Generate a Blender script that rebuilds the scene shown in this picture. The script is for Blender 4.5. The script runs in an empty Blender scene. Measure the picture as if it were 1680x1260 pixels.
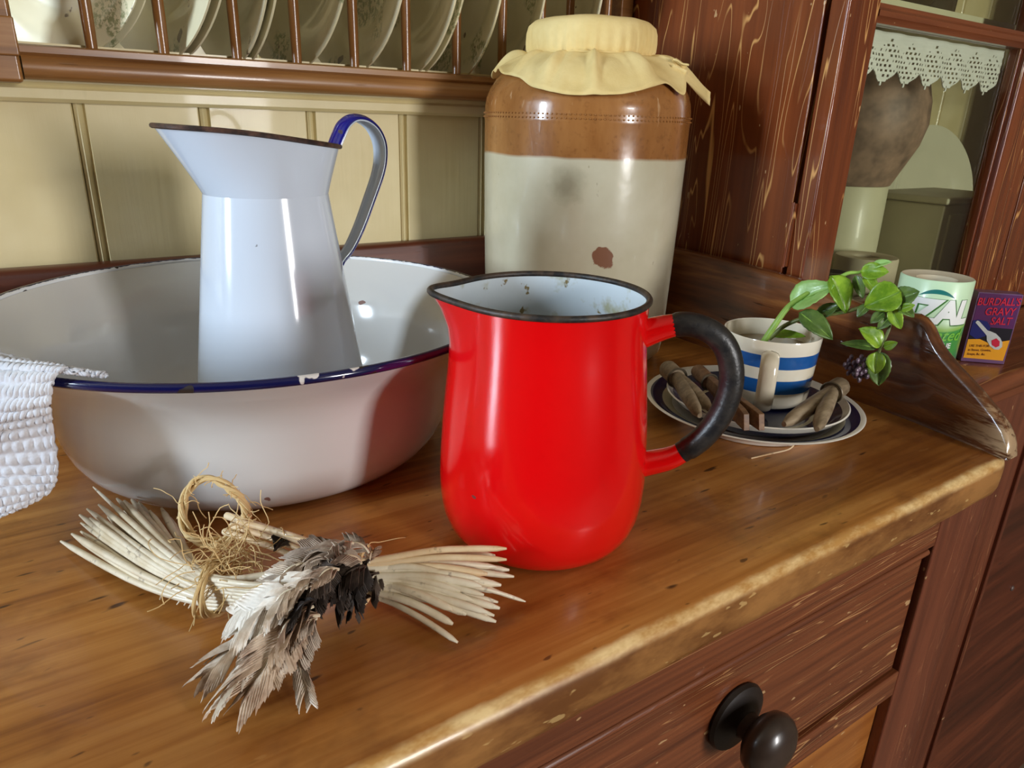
import bpy, bmesh, math, random
from mathutils import Vector, Matrix, noise

random.seed(7)
scene = bpy.context.scene
COL = scene.collection
PI = math.pi

# ---------------------------------------------------------------- camera
YAW, PITCH, ROLL, FPX = 0.59568878, -0.357017, 0.03164374, 1155.549
CAMZ = 0.25                       # metres above the dresser top, which is z = 0
_fw = Vector((math.sin(YAW) * math.cos(PITCH), math.cos(YAW) * math.cos(PITCH), math.sin(PITCH)))
_rt = Vector((math.cos(YAW), -math.sin(YAW), 0))
_up = _rt.cross(_fw)
_r2 = _rt * math.cos(ROLL) + _up * math.sin(ROLL)
_u2 = _r2.cross(_fw)
CAM_R = Matrix((_r2, _u2, -_fw)).transposed()
cam_data = bpy.data.cameras.new('camera')
cam_data.sensor_fit = 'HORIZONTAL'
cam_data.sensor_width = 36.0
cam_data.lens = FPX / 1680 * 36.0
cam_data.clip_start = 0.01
cam = bpy.data.objects.new('camera', cam_data)
COL.objects.link(cam)
cam.matrix_world = Matrix.Translation((0, 0, CAMZ)) @ CAM_R.to_4x4()
scene.camera = cam

# ---------------------------------------------------------------- world, window light, exposure
world = bpy.data.worlds.new('world')
scene.world = world
world.use_nodes = True
wbg = world.node_tree.nodes['Background']
wbg.inputs[0].default_value = (0.62, 0.75, 1.0, 1)
wbg.inputs[1].default_value = 1.0


def window_light(name, loc, rot, sx, sy, power, color):
    d = bpy.data.lights.new(name, 'AREA')
    d.shape = 'RECTANGLE'
    d.size, d.size_y = sx, sy
    d.energy = power
    d.color = color
    o = bpy.data.objects.new(name, d)
    COL.objects.link(o)
    o.location = loc
    o.rotation_euler = rot
    return o


WL_Y0, WL_Y1, WL_Z0, WL_Z1 = 0.29, 0.66, 0.20, 1.28      # side window (wall at the left)
WF_X0, WF_X1, WF_Z0, WF_Z1 = 0.70, 1.18, -0.02, 0.98                              # window in the wall opposite the dresser
ROOM_X0, ROOM_X1, ROOM_Y0, ROOM_Y1 = -2.3, 2.6, -2.5, 0.80
FLOOR_Z, CEIL_Z = -1.12, 1.60
window_light('daylight_side_window', (ROOM_X0 - 0.10, (WL_Y0 + WL_Y1) / 2, (WL_Z0 + WL_Z1) / 2), (0, -PI / 2, 0),
             WL_Z1 - WL_Z0, WL_Y1 - WL_Y0, 110, (0.72, 0.86, 1.0))
window_light('daylight_opposite_window', ((WF_X0 + WF_X1) / 2, ROOM_Y0 - 0.10, (WF_Z0 + WF_Z1) / 2), (PI / 2, 0, 0),
             WF_X1 - WF_X0, WF_Z1 - WF_Z0, 88, (0.97, 0.96, 0.95))
vs = scene.view_settings
vs.view_transform = 'Standard'
vs.look = 'None'
vs.exposure = -0.12
vs.gamma = 1.0
vs.use_curve_mapping = False

# ---------------------------------------------------------------- pixel helpers: a sight line cut by a real plane
def sight(px, py):
    return CAM_R @ Vector(((px - 840) / FPX, -(py - 630) / FPX, -1))


def at(px, py, z=0.0):
    d = sight(px, py)
    return Vector((0, 0, CAMZ)) + d * ((z - CAMZ) / d.z)


def aty(px, py, y):
    d = sight(px, py)
    return Vector((0, 0, CAMZ)) + d * (y / d.y)


def atx(px, py, x):
    d = sight(px, py)
    return Vector((0, 0, CAMZ)) + d * (x / d.x)


# ---------------------------------------------------------------- materials
def S(r, g, b):
    def f(c):
        c /= 255
        return c / 12.92 if c <= 0.04045 else ((c + 0.055) / 1.055) ** 2.4
    return (f(r), f(g), f(b), 1)


class M:
    """small node builder"""

    def __init__(self, name, rough=0.5, coat=0.0, spec=0.5, metal=0.0):
        self.m = bpy.data.materials.new(name)
        self.m.use_nodes = True
        self.nt = self.m.node_tree
        self.b = self.nt.nodes['Principled BSDF']
        self.b.inputs['Roughness'].default_value = rough
        self.b.inputs['Coat Weight'].default_value = coat
        self.b.inputs['Coat Roughness'].default_value = 0.05
        self.b.inputs['Specular IOR Level'].default_value = spec
        self.b.inputs['Metallic'].default_value = metal

    def n(self, t, **kw):
        nd = self.nt.nodes.new('ShaderNode' + t)
        for k, v in kw.items():
            if k.startswith('i_'):
                self.link(v, nd.inputs[k[2:].replace('_', ' ')])
            elif k.startswith('x'):
                self.link(v, nd.inputs[int(k[1:])])
            else:
                setattr(nd, k, v)
        return nd

    def link(self, v, sock):
        if isinstance(v, bpy.types.NodeSocket):
            self.nt.links.new(v, sock)
        else:
            sock.default_value = v

    def coord(self, scale=(1, 1, 1), loc=(0, 0, 0), rot=(0, 0, 0)):
        tc = self.n('TexCoord')
        mp = self.n('Mapping')
        self.nt.links.new(tc.outputs['Object'], mp.inputs[0])
        mp.inputs['Location'].default_value = loc
        mp.inputs['Rotation'].default_value = rot
        mp.inputs['Scale'].default_value = scale
        return mp.outputs[0]

    def noise(self, scale=5, detail=3, rough=0.55, vec=None, dist=0.0):
        nd = self.n('TexNoise')
        nd.inputs['Scale'].default_value = scale
        nd.inputs['Detail'].default_value = detail
        nd.inputs['Roughness'].default_value = rough
        nd.inputs['Distortion'].default_value = dist
        self.nt.links.new(vec if vec is not None else self.coord(), nd.inputs['Vector'])
        return nd.outputs[0]

    def ramp(self, fac, stops):
        nd = self.n('ValToRGB')
        e = nd.color_ramp.elements
        while len(e) < len(stops):
            e.new(0.5)
        for el, (p, c) in zip(e, stops):
            el.position = p
            el.color = c if len(c) == 4 else (*c, 1)
        self.link(fac, nd.inputs[0])
        return nd.outputs[0]

    def step(self, fac, a, b):
        nd = self.n('MapRange', clamp=True)
        self.link(fac, nd.inputs[0])
        nd.inputs[1].default_value = a
        nd.inputs[2].default_value = b
        return nd.outputs[0]

    def math(self, op, a, b=0.0, c=None):
        nd = self.n('Math', operation=op)
        self.link(a, nd.inputs[0])
        self.link(b, nd.inputs[1])
        if c is not None:
            self.link(c, nd.inputs[2])
        return nd.outputs[0]

    def mix(self, fac, a, b, blend='MIX'):
        nd = self.n('Mix', data_type='RGBA', blend_type=blend)
        self.link(fac, nd.inputs[0])
        self.link(a, nd.inputs[6])
        self.link(b, nd.inputs[7])
        return nd.outputs[2]

    def xyz(self, vec=None):
        nd = self.n('SeparateXYZ')
        self.nt.links.new(vec if vec is not None else self.coord(), nd.inputs[0])
        return nd.outputs

    def color(self, c):
        self.link(c, self.b.inputs['Base Color'])
        return self

    def rough(self, v):
        self.link(v, self.b.inputs['Roughness'])
        return self

    def bump(self, h, strength=0.3, dist=0.001):
        nd = self.n('Bump')
        nd.inputs['Strength'].default_value = strength
        nd.inputs['Distance'].default_value = dist
        self.link(h, nd.inputs['Height'])
        self.nt.links.new(nd.outputs[0], self.b.inputs['Normal'])
        return self


def grain_scale(axis, along, across):
    s = [across] * 3
    s[axis] = along
    return tuple(s)


def wood(name, dark, mid, light, axis=0, fine=140, along=4, rough=0.38, coat=0.15, patch=0.5, nicks=0.5, bump=0.25, loc=(0, 0, 0)):
    m = M(name, rough, coat)
    v1 = m.coord(grain_scale(axis, along, fine), loc)
    g1 = m.noise(1.0, 4, 0.6, v1, 0.3)
    v2 = m.coord(grain_scale(axis, along * 0.5, fine * 0.2), loc)
    g2 = m.noise(1.0, 3, 0.6, v2, 0.8)
    f = m.math('ADD', m.math('MULTIPLY', g1, 0.45), m.math('MULTIPLY', g2, 0.55))
    c = m.ramp(f, [(0.33, dark), (0.50, mid), (0.68, light)])
    big = m.noise(5.0, 3, 0.6, m.coord(grain_scale(axis, 0.5, 1.6), (3, 1, 2)))
    c = m.mix(m.math('MULTIPLY', m.step(big, 0.45, 0.72), patch), c, dark)
    v3 = m.coord(grain_scale(axis, 18, 110), (1.3, 4.1, 2.2))
    nk = m.step(m.noise(1.0, 2, 0.5, v3), 0.69, 0.74)
    c = m.mix(m.math('MULTIPLY', nk, nicks), c, (dark[0] * 0.25, dark[1] * 0.25, dark[2] * 0.25, 1))
    m.color(c)
    m.rough(m.math('ADD', m.math('MULTIPLY', g2, 0.25), rough - 0.12))
    m.bump(m.math('SUBTRACT', f, m.math('MULTIPLY', nk, 0.6)), bump, 0.0015)
    return m


def top_wood():
    m = M('pine_top', 0.34, 0.12)
    g1 = m.noise(1.0, 5, 0.65, m.coord((5, 150, 60)), 0.4)
    g2 = m.noise(1.0, 3, 0.55, m.coord((2.2, 30, 20), (0.4, 0, 0)), 1.2)
    f = m.math('ADD', m.math('MULTIPLY', g1, 0.5), m.math('MULTIPLY', g2, 0.5))
    c = m.ramp(f, [(0.32, S(122, 70, 22)), (0.47, S(172, 112, 48)), (0.66, S(200, 142, 72))])
    # red-brown varnish lying thicker in cloudy patches
    st = m.step(m.noise(4.5, 4, 0.6, m.coord((1, 1.5, 1), (5.2, 1.1, 0))), 0.42, 0.66)
    c = m.mix(m.math('MULTIPLY', st, 0.55), c, S(124, 62, 18))
    st2 = m.step(m.noise(17.0, 4, 0.65, m.coord((1, 1.6, 1), (1.2, 7.1, 0))), 0.52, 0.70)
    c = m.mix(m.math('MULTIPLY', st2, 0.50), c, S(98, 50, 18))
    # dents and ink-dark gouges lying along the grain
    for sc, th, amt in (((26, 110, 60), 0.70, 0.85), ((60, 160, 60), 0.715, 0.7)):
        g = m.step(m.noise(1.0, 1.5, 0.5, m.coord(sc, (0.7, 2.3, 0))), th, th + 0.05)
        c = m.mix(m.math('MULTIPLY', g, amt), c, S(44, 20, 8))
    # scratches worn back to pale wood
    sc_ = m.step(m.noise(1.0, 1.0, 0.5, m.coord((34, 170, 60), (4.4, 0.3, 0))), 0.735, 0.75)
    c = m.mix(m.math('MULTIPLY', sc_, 0.25), c, S(196, 146, 84))
    # varnish worn away along the front arris, down to pale wood
    xx = m.xyz()
    yy, zz = xx[1], xx[2]
    nz = m.noise(24.0, 5, 0.7, m.coord((0.4, 1, 1)))
    d1 = m.math('SUBTRACT', 1.0, m.math('ABSOLUTE', m.math('DIVIDE', m.math('SUBTRACT', yy, 0.2085), 0.0045)))
    wear = m.math('MULTIPLY', m.step(m.math('ADD', d1, m.math('MULTIPLY', nz, 2.2)), 1.05, 1.85), m.step(zz, -0.007, -0.004))
    low = m.math('MULTIPLY', m.step(zz, -0.003, -0.006), 0.9)
    face = m.mix(m.step(nz, 0.40, 0.62), S(108, 64, 28), S(168, 118, 64))
    c = m.mix(low, c, face)
    pale = m.mix(m.step(m.noise(60.0, 4, 0.7, m.coord((0.5, 1, 1), (8, 8, 8))), 0.38, 0.62), S(194, 144, 78), S(242, 210, 150))
    c = m.mix(m.math('MULTIPLY', wear, 0.95), c, pale)
    chip = m.step(m.noise(1.0, 2, 0.6, m.coord((60, 60, 160), (2, 2, 2))), 0.66, 0.70)
    c = m.mix(m.math('MULTIPLY', chip, m.math('MULTIPLY', low, 0.6)), c, S(222, 186, 122))
    m.color(c)
    m.rough(m.math('ADD', 0.24, m.math('MULTIPLY', g2, 0.22)))
    m.bump(f, 0.12, 0.0012)
    return m.m


def grained_paint(name, base, dark, vein, axis=2, dens=1.0, rough=0.32, amount=0.75, loc=(0, 0, 0)):
    """scumbled paint: thin wavy pale veins that follow the contour lines of a stretched noise"""
    m = M(name, rough, 0.25)
    v = m.coord(grain_scale(axis, 2.4, 22 * dens), loc)
    n1 = m.noise(1.0, 2.0, 0.45, v, 0.6)
    line = m.math('ABSOLUTE', m.math('SUBTRACT', m.math('FRACT', m.math('MULTIPLY', n1, 12.0)), 0.5))
    ln = m.step(line, 0.075, 0.015)
    gate = m.step(m.noise(1.0, 2, 0.5, m.coord(grain_scale(axis, 4.0, 26 * dens), (7, 3, 1))), 0.47, 0.58)
    body = m.mix(m.step(m.noise(1.0, 3, 0.6, m.coord(grain_scale(axis, 3, 45 * dens), loc)), 0.35, 0.7), dark, base)
    c = m.mix(m.math('MULTIPLY', m.math('MULTIPLY', ln, gate), amount), body, vein)
    chip = m.step(m.noise(1.0, 2, 0.5, m.coord(grain_scale(axis, 60, 130), (3, 9, 5))), 0.73, 0.75)
    c = m.mix(m.math('MULTIPLY', chip, 0.7), c, S(214, 176, 126))
    m.color(c)
    m.bump(m.math('ADD', n1, m.math('MULTIPLY', ln, 0.2)), 0.25, 0.002)
    return m.m


def plain(name, col, rough=0.5, coat=0.0, var=0.12, scale=40, bump=0.0, metal=0.0):
    m = M(name, rough, coat, metal=metal)
    nz = m.noise(scale, 3, 0.6)
    d = tuple(x * (1 - var * 2) for x in col[:3]) + (1,)
    m.color(m.mix(m.step(nz, 0.3, 0.7), d, col))
    if bump:
        m.bump(nz, bump, 0.001)
    return m.m


def enamel(name, col, chip=S(52, 30, 22), amount=1.0, chips=0.705, scale=70, rough=0.13):
    m = M(name, rough, 0.35, 0.55)
    big = m.noise(6, 2, 0.5)
    c = m.mix(m.step(big, 0.3, 0.75), col, tuple(x * 0.93 for x in col[:3]) + (1,))
    sp = m.step(m.noise(scale, 1.5, 0.5, m.coord((1, 1, 1.4), (3.1, 7.7, 0.2))), chips, chips + 0.012)
    c = m.mix(m.math('MULTIPLY', sp, amount), c, chip)
    m.color(c)
    m.rough(m.math('ADD', rough, m.math('MULTIPLY', sp, 0.5)))
    m.bump(m.math('SUBTRACT', m.noise(9, 2, 0.4), m.math('MULTIPLY', sp, 0.8)), 0.06, 0.004)
    return m.m


MAT = {}
MAT['top'] = top_wood()
MAT['dark_board'] = wood('dark_stained_board', S(56, 22, 11), S(90, 40, 22), S(122, 62, 36), 0, 60, 3, 0.36, 0.2, 0.4, 0.4, 0.3).m
MAT['gallery'] = wood('gallery_wood', S(56, 26, 11), S(106, 58, 26), S(172, 112, 56), 1, 80, 6, 0.24, 0.5, 0.5, 0.7, 0.8).m
def gallery_wear():
    m = M.__new__(M)
    m.m = MAT['gallery']
    m.nt = m.m.node_tree
    m.b = m.nt.nodes['Principled BSDF']
    c = m.b.inputs['Base Color'].links[0].from_socket
    x = m.xyz()
    nz = m.noise(1.0, 4, 0.7, m.coord((60, 14, 130)))
    front = m.step(m.math('ADD', x[1], m.math('MULTIPLY', x[2], 0.25)), 0.285, 0.215)
    w = m.math('MULTIPLY', m.step(m.math('ADD', nz, m.math('MULTIPLY', front, 0.22)), 0.60, 0.72), front)
    m.color(m.mix(m.math('MULTIPLY', w, 0.75), c, S(196, 166, 128)))


gallery_wear()
MAT['brown_paint'] = grained_paint('brown_scumbled_paint', S(136, 76, 43), S(90, 44, 23), S(214, 162, 106), 0, 3.2, 0.34, 0.75)
MAT['brown_upright'] = grained_paint('brown_scumbled_upright', S(122, 64, 40), S(92, 44, 26), S(180, 120, 78), 2, 1.3, 0.38, 0.35)
MAT['orange_panel'] = grained_paint('amber_scumbled_panel', S(178, 112, 50), S(144, 82, 32), S(206, 150, 84), 0, 1.2, 0.36, 0.5)
MAT['cupboard'] = grained_paint('red_brown_scumbled_paint', S(132, 66, 30), S(98, 44, 19), S(220, 164, 98), 2, 1.15, 0.26, 0.9)
MAT['cupboard_rail'] = grained_paint('red_brown_scumbled_rail', S(134, 72, 38), S(98, 46, 22), S(200, 142, 86), 0, 1.4, 0.30, 0.7)
MAT['rack'] = wood('rack_wood', S(100, 60, 26), S(144, 96, 48), S(178, 132, 80), 0, 120, 4, 0.34, 0.2, 0.4, 0.3, 0.3).m
MAT['spindle'] = wood('spindle_wood', S(94, 55, 22), S(140, 92, 46), S(178, 130, 78), 2, 160, 6, 0.30, 0.3, 0.3, 0.3, 0.3).m
MAT['knob'] = plain('dark_knob_wood', S(62, 48, 40), 0.30, 0.2, 0.2, 60)
MAT['knob_shaded'] = plain('shaded_knob_plate', S(34, 22, 15), 0.45, 0.0, 0.2, 60)  # shadow on the base disc is put into this darker colour
MAT['iron'] = plain('dull_iron', S(120, 104, 98), 0.5, 0, 0.2, 90, 0.2, 0.6)


def painted_boards():
    m = M('cream_painted_boards', 0.45, 0.1)
    g = m.noise(1.0, 4, 0.6, m.coord((70, 70, 3)))
    p = m.noise(9, 3, 0.6)
    c = m.mix(m.step(p, 0.35, 0.7), S(208, 191, 140), S(222, 208, 162))
    sm = m.step(m.noise(1.0, 3, 0.6, m.coord((30, 30, 12), (2, 5, 1))), 0.62, 0.74)
    c = m.mix(m.math('MULTIPLY', sm, 0.3), c, S(160, 146, 98))
    m.color(c)
    m.bump(g, 0.25, 0.0012)
    return m.m


MAT['boards'] = painted_boards()
MAT['white_enamel'] = enamel('white_enamel', S(208, 218, 232), amount=0.9, chips=0.765, scale=85)
MAT['basin_enamel'] = enamel('basin_enamel', S(212, 211, 208), chip=S(120, 66, 44), amount=0.9, chips=0.775, scale=70)
MAT['blue_enamel'] = enamel('blue_enamel', S(10, 14, 118), amount=0.9, chips=0.73, scale=120)
MAT['red_enamel'] = enamel('red_enamel', S(226, 8, 12), amount=0.8, chips=0.79, scale=90, rough=0.16)


def basin_rim():
    m = M('basin_rim_enamel', 0.15, 0.4)
    x = m.xyz()
    r = m.math('SQRT', m.math('ADD', m.math('MULTIPLY', x[0], x[0]), m.math('MULTIPLY', x[1], x[1])))
    nz = m.noise(140, 2, 0.6)
    edge = m.math('ADD', r, m.math('MULTIPLY', m.math('SUBTRACT', nz, 0.5), 0.0022))
    c = m.mix(m.step(edge, 0.1874, 0.1877), S(226, 227, 228), S(14, 17, 66))
    chip = m.step(m.noise(60, 2, 0.5, None), 0.66, 0.68)
    c = m.mix(chip, c, S(34, 22, 18))
    wht = m.step(m.noise(45, 2.5, 0.6, m.coord((1, 1, 1), (4, 9, 3))), 0.68, 0.69)
    c = m.mix(wht, c, S(220, 214, 208))
    m.color(c)
    m.rough(m.math('ADD', 0.14, m.math('MULTIPLY', chip, 0.4)))
    return m.m


MAT['basin_rim'] = basin_rim()


def rust_rim(name, a, b):
    m = M(name, 0.5)
    nz = m.noise(120, 4, 0.65)
    m.color(m.mix(m.step(nz, 0.4, 0.65), a, b))
    m.bump(nz, 0.5, 0.001)
    return m.m


MAT['rust_rim'] = rust_rim('rusty_rim', S(40, 26, 22), S(92, 62, 48))
MAT['black_rim'] = rust_rim('worn_black_rim', S(26, 24, 24), S(74, 58, 46))
MAT['black_grip'] = rust_rim('worn_black_grip', S(26, 25, 26), S(46, 42, 38))
for _n in ('black_grip',):
    MAT[_n].node_tree.nodes['Principled BSDF'].inputs['Roughness'].default_value = 0.38


def jug_lining():
    m = M('stained_white_lining', 0.18, 0.3)
    nz = m.noise(38, 4, 0.65)
    c = m.mix(m.step(nz, 0.52, 0.64), S(206, 216, 222), S(176, 176, 150))
    sp = m.step(m.noise(90, 3, 0.6, m.coord((1, 1, 1), (3, 3, 3))), 0.66, 0.70)
    c = m.mix(sp, c, S(132, 116, 78))
    m.color(c)
    m.bump(nz, 0.2, 0.001)
    return m.m


MAT['jug_lining'] = jug_lining()


def stoneware():
    m = M('two_tone_stoneware', 0.22, 0.35)
    x = m.xyz()
    wob = m.math('MULTIPLY', m.math('SUBTRACT', m.noise(14, 2, 0.5, m.coord((1, 1, 0.3))), 0.5), 0.006)
    z = m.math('ADD', x[2], wob)
    runs = m.noise(1.0, 4, 0.6, m.coord((34, 34, 12)))
    brown = m.mix(m.step(runs, 0.3, 0.7), S(134, 84, 40), S(164, 112, 62))
    sp = m.noise(160, 2, 0.6)
    brown = m.mix(m.math('MULTIPLY', m.step(sp, 0.55, 0.75), 0.4), brown, S(100, 56, 24))
    lt = m.step(m.noise(1.0, 3, 0.6, m.coord((120, 120, 24), (1, 2, 0))), 0.66, 0.72)
    brown = m.mix(m.math('MULTIPLY', lt, 0.5), brown, S(206, 170, 130))
    cream = m.mix(m.step(m.noise(12, 4, 0.6), 0.3, 0.7), S(188, 180, 152), S(206, 200, 176))
    cream = m.mix(m.math('MULTIPLY', m.step(m.noise(110, 2, 0.5, m.coord((1, 1, 0.7))), 0.72, 0.78), 0.6), cream, S(126, 108, 82))
    c = m.mix(m.step(z, 0.2185, 0.2215), cream, brown)
    # spalled patch and smudge on the front of the jar
    for (p, rad, colr, amt) in ((Vector((-0.0472, -0.0988, 0.1263)), 0.012, S(134, 92, 70), 1.0),
                                (Vector((-0.0801, -0.0747, 0.1951)), 0.022, S(120, 112, 88), 0.6)):
        vm = m.n('VectorMath', operation='DISTANCE')
        m.nt.links.new(m.coord(), vm.inputs[0])
        vm.inputs[1].default_value = p
        dd = m.math('ADD', vm.outputs['Value'], m.math('MULTIPLY', m.math('SUBTRACT', m.noise(70, 3, 0.6), 0.5), 0.014))
        soft = rad * (0.12 if amt == 1.0 else 0.8)
        c = m.mix(m.math('MULTIPLY', m.step(dd, rad, rad - soft), amt), c, colr)
    m.color(c)
    m.bump(m.math('ADD', m.noise(22, 3, 0.5), m.math('MULTIPLY', runs, 0.4)), 0.16, 0.004)
    return m.m


MAT['stoneware'] = stoneware()


def cloth(name, a, b, scale=420, bump=0.35):
    m = M(name, 0.85, 0, 0.2)
    w1 = m.noise(scale, 2, 0.6)
    c = m.mix(m.step(m.noise(18, 4, 0.6), 0.3, 0.7), a, b)
    m.color(c)
    m.bump(w1, bump, 0.0006)
    return m.m


MAT['jar_cloth'] = cloth('cream_cotton_cover', S(216, 188, 122), S(236, 214, 154))
MAT['crochet'] = cloth('white_crochet_cotton', S(198, 200, 208), S(218, 219, 224), 600, 0.5)
MAT['lace'] = cloth('white_crochet_lace', S(226, 226, 216), S(240, 240, 232), 500, 0.3)
MAT['twine'] = cloth('jute_twine', S(190, 154, 98), S(232, 206, 154), 260, 0.6)
MAT['quill'] = None


def quill_mat(name, a, b, spot):
    m = M(name, 0.42, 0.1)
    nz = m.noise(30, 4, 0.6)
    c = m.mix(m.step(nz, 0.35, 0.65), a, b)
    sp = m.step(m.noise(120, 3, 0.6, m.coord((1, 1, 1), (2, 8, 1))), 0.62, 0.70)
    m.color(m.mix(m.math('MULTIPLY', sp, 0.6), c, spot))
    m.bump(m.noise(220, 3, 0.6), 0.3, 0.0006)
    return m.m


MAT['quill'] = quill_mat('bone_quill', S(238, 228, 204), S(206, 188, 156), S(120, 100, 80))
MAT['quill_tan'] = quill_mat('tan_quill', S(214, 178, 132), S(236, 216, 180), S(120, 86, 58))


def feather_mat(name, a, b, c_):
    m = M(name, 0.6, 0, 0.3)
    nz = m.noise(55, 4, 0.7)
    big = m.noise(20, 2, 0.5, m.coord((1, 1, 1), (9, 2, 4)))
    c = m.ramp(m.math('ADD', m.math('MULTIPLY', nz, 0.5), m.math('MULTIPLY', big, 0.5)), [(0.38, a), (0.5, b), (0.62, c_)])
    m.color(c)
    m.bump(m.noise(300, 3, 0.6), 0.3, 0.0006)
    return m.m


MAT['feather_pale'] = feather_mat('pale_feather', S(128, 98, 76), S(206, 186, 164), S(240, 232, 220))
MAT['feather_brown'] = feather_mat('brown_feather', S(92, 66, 50), S(154, 122, 98), S(208, 186, 162))
MAT['feather_dark'] = feather_mat('dark_feather', S(26, 19, 16), S(48, 37, 30), S(92, 76, 64))
MAT['feather_grey'] = feather_mat('grey_feather', S(86, 68, 56), S(142, 120, 102), S(206, 190, 172))
MAT['navy_band'] = plain('navy_glaze', S(22, 28, 62), 0.14, 0.5, 0.1, 20)
MAT['china'] = plain('cream_china', S(232, 226, 208), 0.14, 0.5, 0.03, 12)
MAT['china_grey'] = plain('greyed_china', S(190, 180, 150), 0.2, 0.4, 0.06, 14)
MAT['mug_white'] = plain('mug_cream_glaze', S(232, 222, 198), 0.14, 0.5, 0.05, 16)
MAT['mug_blue'] = plain('mug_blue_glaze', S(34, 98, 172), 0.13, 0.5, 0.06, 16)
MAT['peg'] = wood('weathered_peg_wood', S(96, 80, 58), S(140, 122, 96), S(176, 158, 130), 0, 260, 40, 0.6, 0.0, 0.3, 0.4, 0.3).m
MAT['peg_brown'] = wood('brown_peg_wood', S(82, 54, 32), S(120, 86, 56), S(156, 120, 84), 0, 260, 40, 0.55, 0.0, 0.3, 0.4, 0.3).m
MAT['peg_band'] = plain('dull_tin_band', S(96, 84, 66), 0.45, 0, 0.2, 80, 0, 0.5)
MAT['stem'] = plain('mint_stem', S(150, 190, 84), 0.42, 0, 0.15, 60)
MAT['stem_dark'] = plain('mint_stem_dark', S(122, 132, 70), 0.45, 0, 0.2, 60)
MAT['water'] = plain('murky_water', S(128, 104, 58), 0.08, 0.3, 0.1, 20)


def leaf_mat(name, a, b):
    m = M(name, 0.38, 0.1)
    nz = m.noise(70, 4, 0.65)
    m.color(m.mix(m.step(nz, 0.35, 0.65), a, b))
    m.bump(m.noise(160, 3, 0.6), 0.35, 0.0008)
    m.b.inputs['Subsurface Weight'].default_value = 0.0
    m.b.inputs['Transmission Weight'].default_value = 0.0
    return m.m


MAT['leaf'] = leaf_mat('mint_leaf', S(92, 134, 22), S(150, 186, 52))
MAT['leaf_pale'] = leaf_mat('pale_mint_leaf', S(140, 188, 96), S(164, 206, 122))
MAT['leaf_dark'] = leaf_mat('dark_mint_leaf', S(62, 92, 36), S(104, 132, 62))
MAT['leaf_purple'] = leaf_mat('purple_mint_flower', S(70, 54, 66), S(120, 100, 118))
MAT['roll_paper'] = plain('paper_roll', S(214, 200, 170), 0.8, 0, 0.05, 30)
MAT['roll_pale'] = plain('pale_green_wrapper', S(202, 232, 196), 0.35, 0.2, 0.03, 20)
MAT['roll_green'] = plain('green_wrapper', S(64, 150, 84), 0.35, 0.2, 0.05, 20)
MAT['roll_teal'] = plain('teal_print', S(32, 122, 116), 0.4, 0.1, 0.03, 20)
MAT['print_white'] = plain('white_print', S(246, 248, 244), 0.4, 0.1, 0.01, 20)
MAT['print_dgreen'] = plain('dark_green_print', S(66, 130, 50), 0.4, 0.1, 0.03, 20)
MAT['print_lime'] = plain('lime_print', S(120, 196, 60), 0.4, 0.1, 0.03, 20)
MAT['pack_plum'] = plain('plum_print', S(92, 36, 92), 0.3, 0.3, 0.08, 30)
MAT['pack_blue'] = plain('navy_print', S(30, 34, 106), 0.3, 0.3, 0.05, 30)
MAT['pack_black'] = plain('black_print', S(24, 18, 30), 0.3, 0.3, 0.05, 30)
MAT['pack_orange'] = plain('orange_print', S(240, 164, 34), 0.3, 0.3, 0.03, 30)
MAT['pack_red'] = plain('red_print', S(206, 34, 62), 0.3, 0.3, 0.03, 30)
MAT['pack_brown'] = plain('brown_print', S(120, 62, 24), 0.3, 0.3, 0.03, 30)
MAT['pack_side'] = plain('plum_carton_edge', S(112, 78, 116), 0.3, 0.3, 0.05, 30)
MAT['spoon'] = plain('silver_print', S(206, 206, 204), 0.3, 0.3, 0.08, 50)
MAT['khaki'] = plain('khaki_painted_tin', S(222, 216, 180), 0.4, 0.1, 0.06, 14)
MAT['urn'] = plain('brown_salt_glaze', S(176, 142, 116), 0.55, 0.0, 0.34, 30, 0.5)
MAT['dark_pot'] = plain('dark_olive_glaze', S(74, 60, 34), 0.3, 0.3, 0.2, 20)
MAT['plaster'] = plain('limewashed_plaster', S(122, 106, 84), 0.8, 0, 0.03, 6, 0.2)
MAT['ceiling'] = plain('whitewashed_ceiling', S(168, 156, 134), 0.85, 0, 0.03, 5)
MAT['flags'] = plain('stone_flags', S(126, 108, 88), 0.7, 0, 0.15, 5, 0.3)
MAT['window_paint'] = plain('white_gloss_paint', S(226, 224, 214), 0.35, 0.2, 0.03, 10)


def plate_decor():
    """transfer print: green foliage sprays with brown boughs and flecks on cream glaze"""
    m = M('printed_plate_china', 0.16, 0.45)
    base = m.mix(m.step(m.noise(10, 3, 0.6), 0.3, 0.7), S(222, 213, 176), S(234, 227, 196))
    v = m.coord((1, 1, 1), (0.3, 0.9, 0.2))
    gate = m.step(m.noise(15, 2, 0.5, v), 0.61, 0.66)
    leaf = m.step(m.noise(170, 4, 0.7, v), 0.46, 0.56)
    c = m.mix(m.math('MULTIPLY', m.math('MULTIPLY', gate, leaf), 0.75), base, S(116, 128, 78))
    bough = m.step(m.noise(34, 2.5, 0.6, m.coord((1, 1, 1), (4.2, 1.7, 3.3))), 0.675, 0.69)
    c = m.mix(m.math('MULTIPLY', bough, 0.85), c, S(84, 50, 36))
    m.color(c)
    return m.m


MAT['plate_print'] = plate_decor()
MAT['plate_plain'] = plain('cream_plate_china', S(224, 218, 188), 0.16, 0.45, 0.04, 10)


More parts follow.
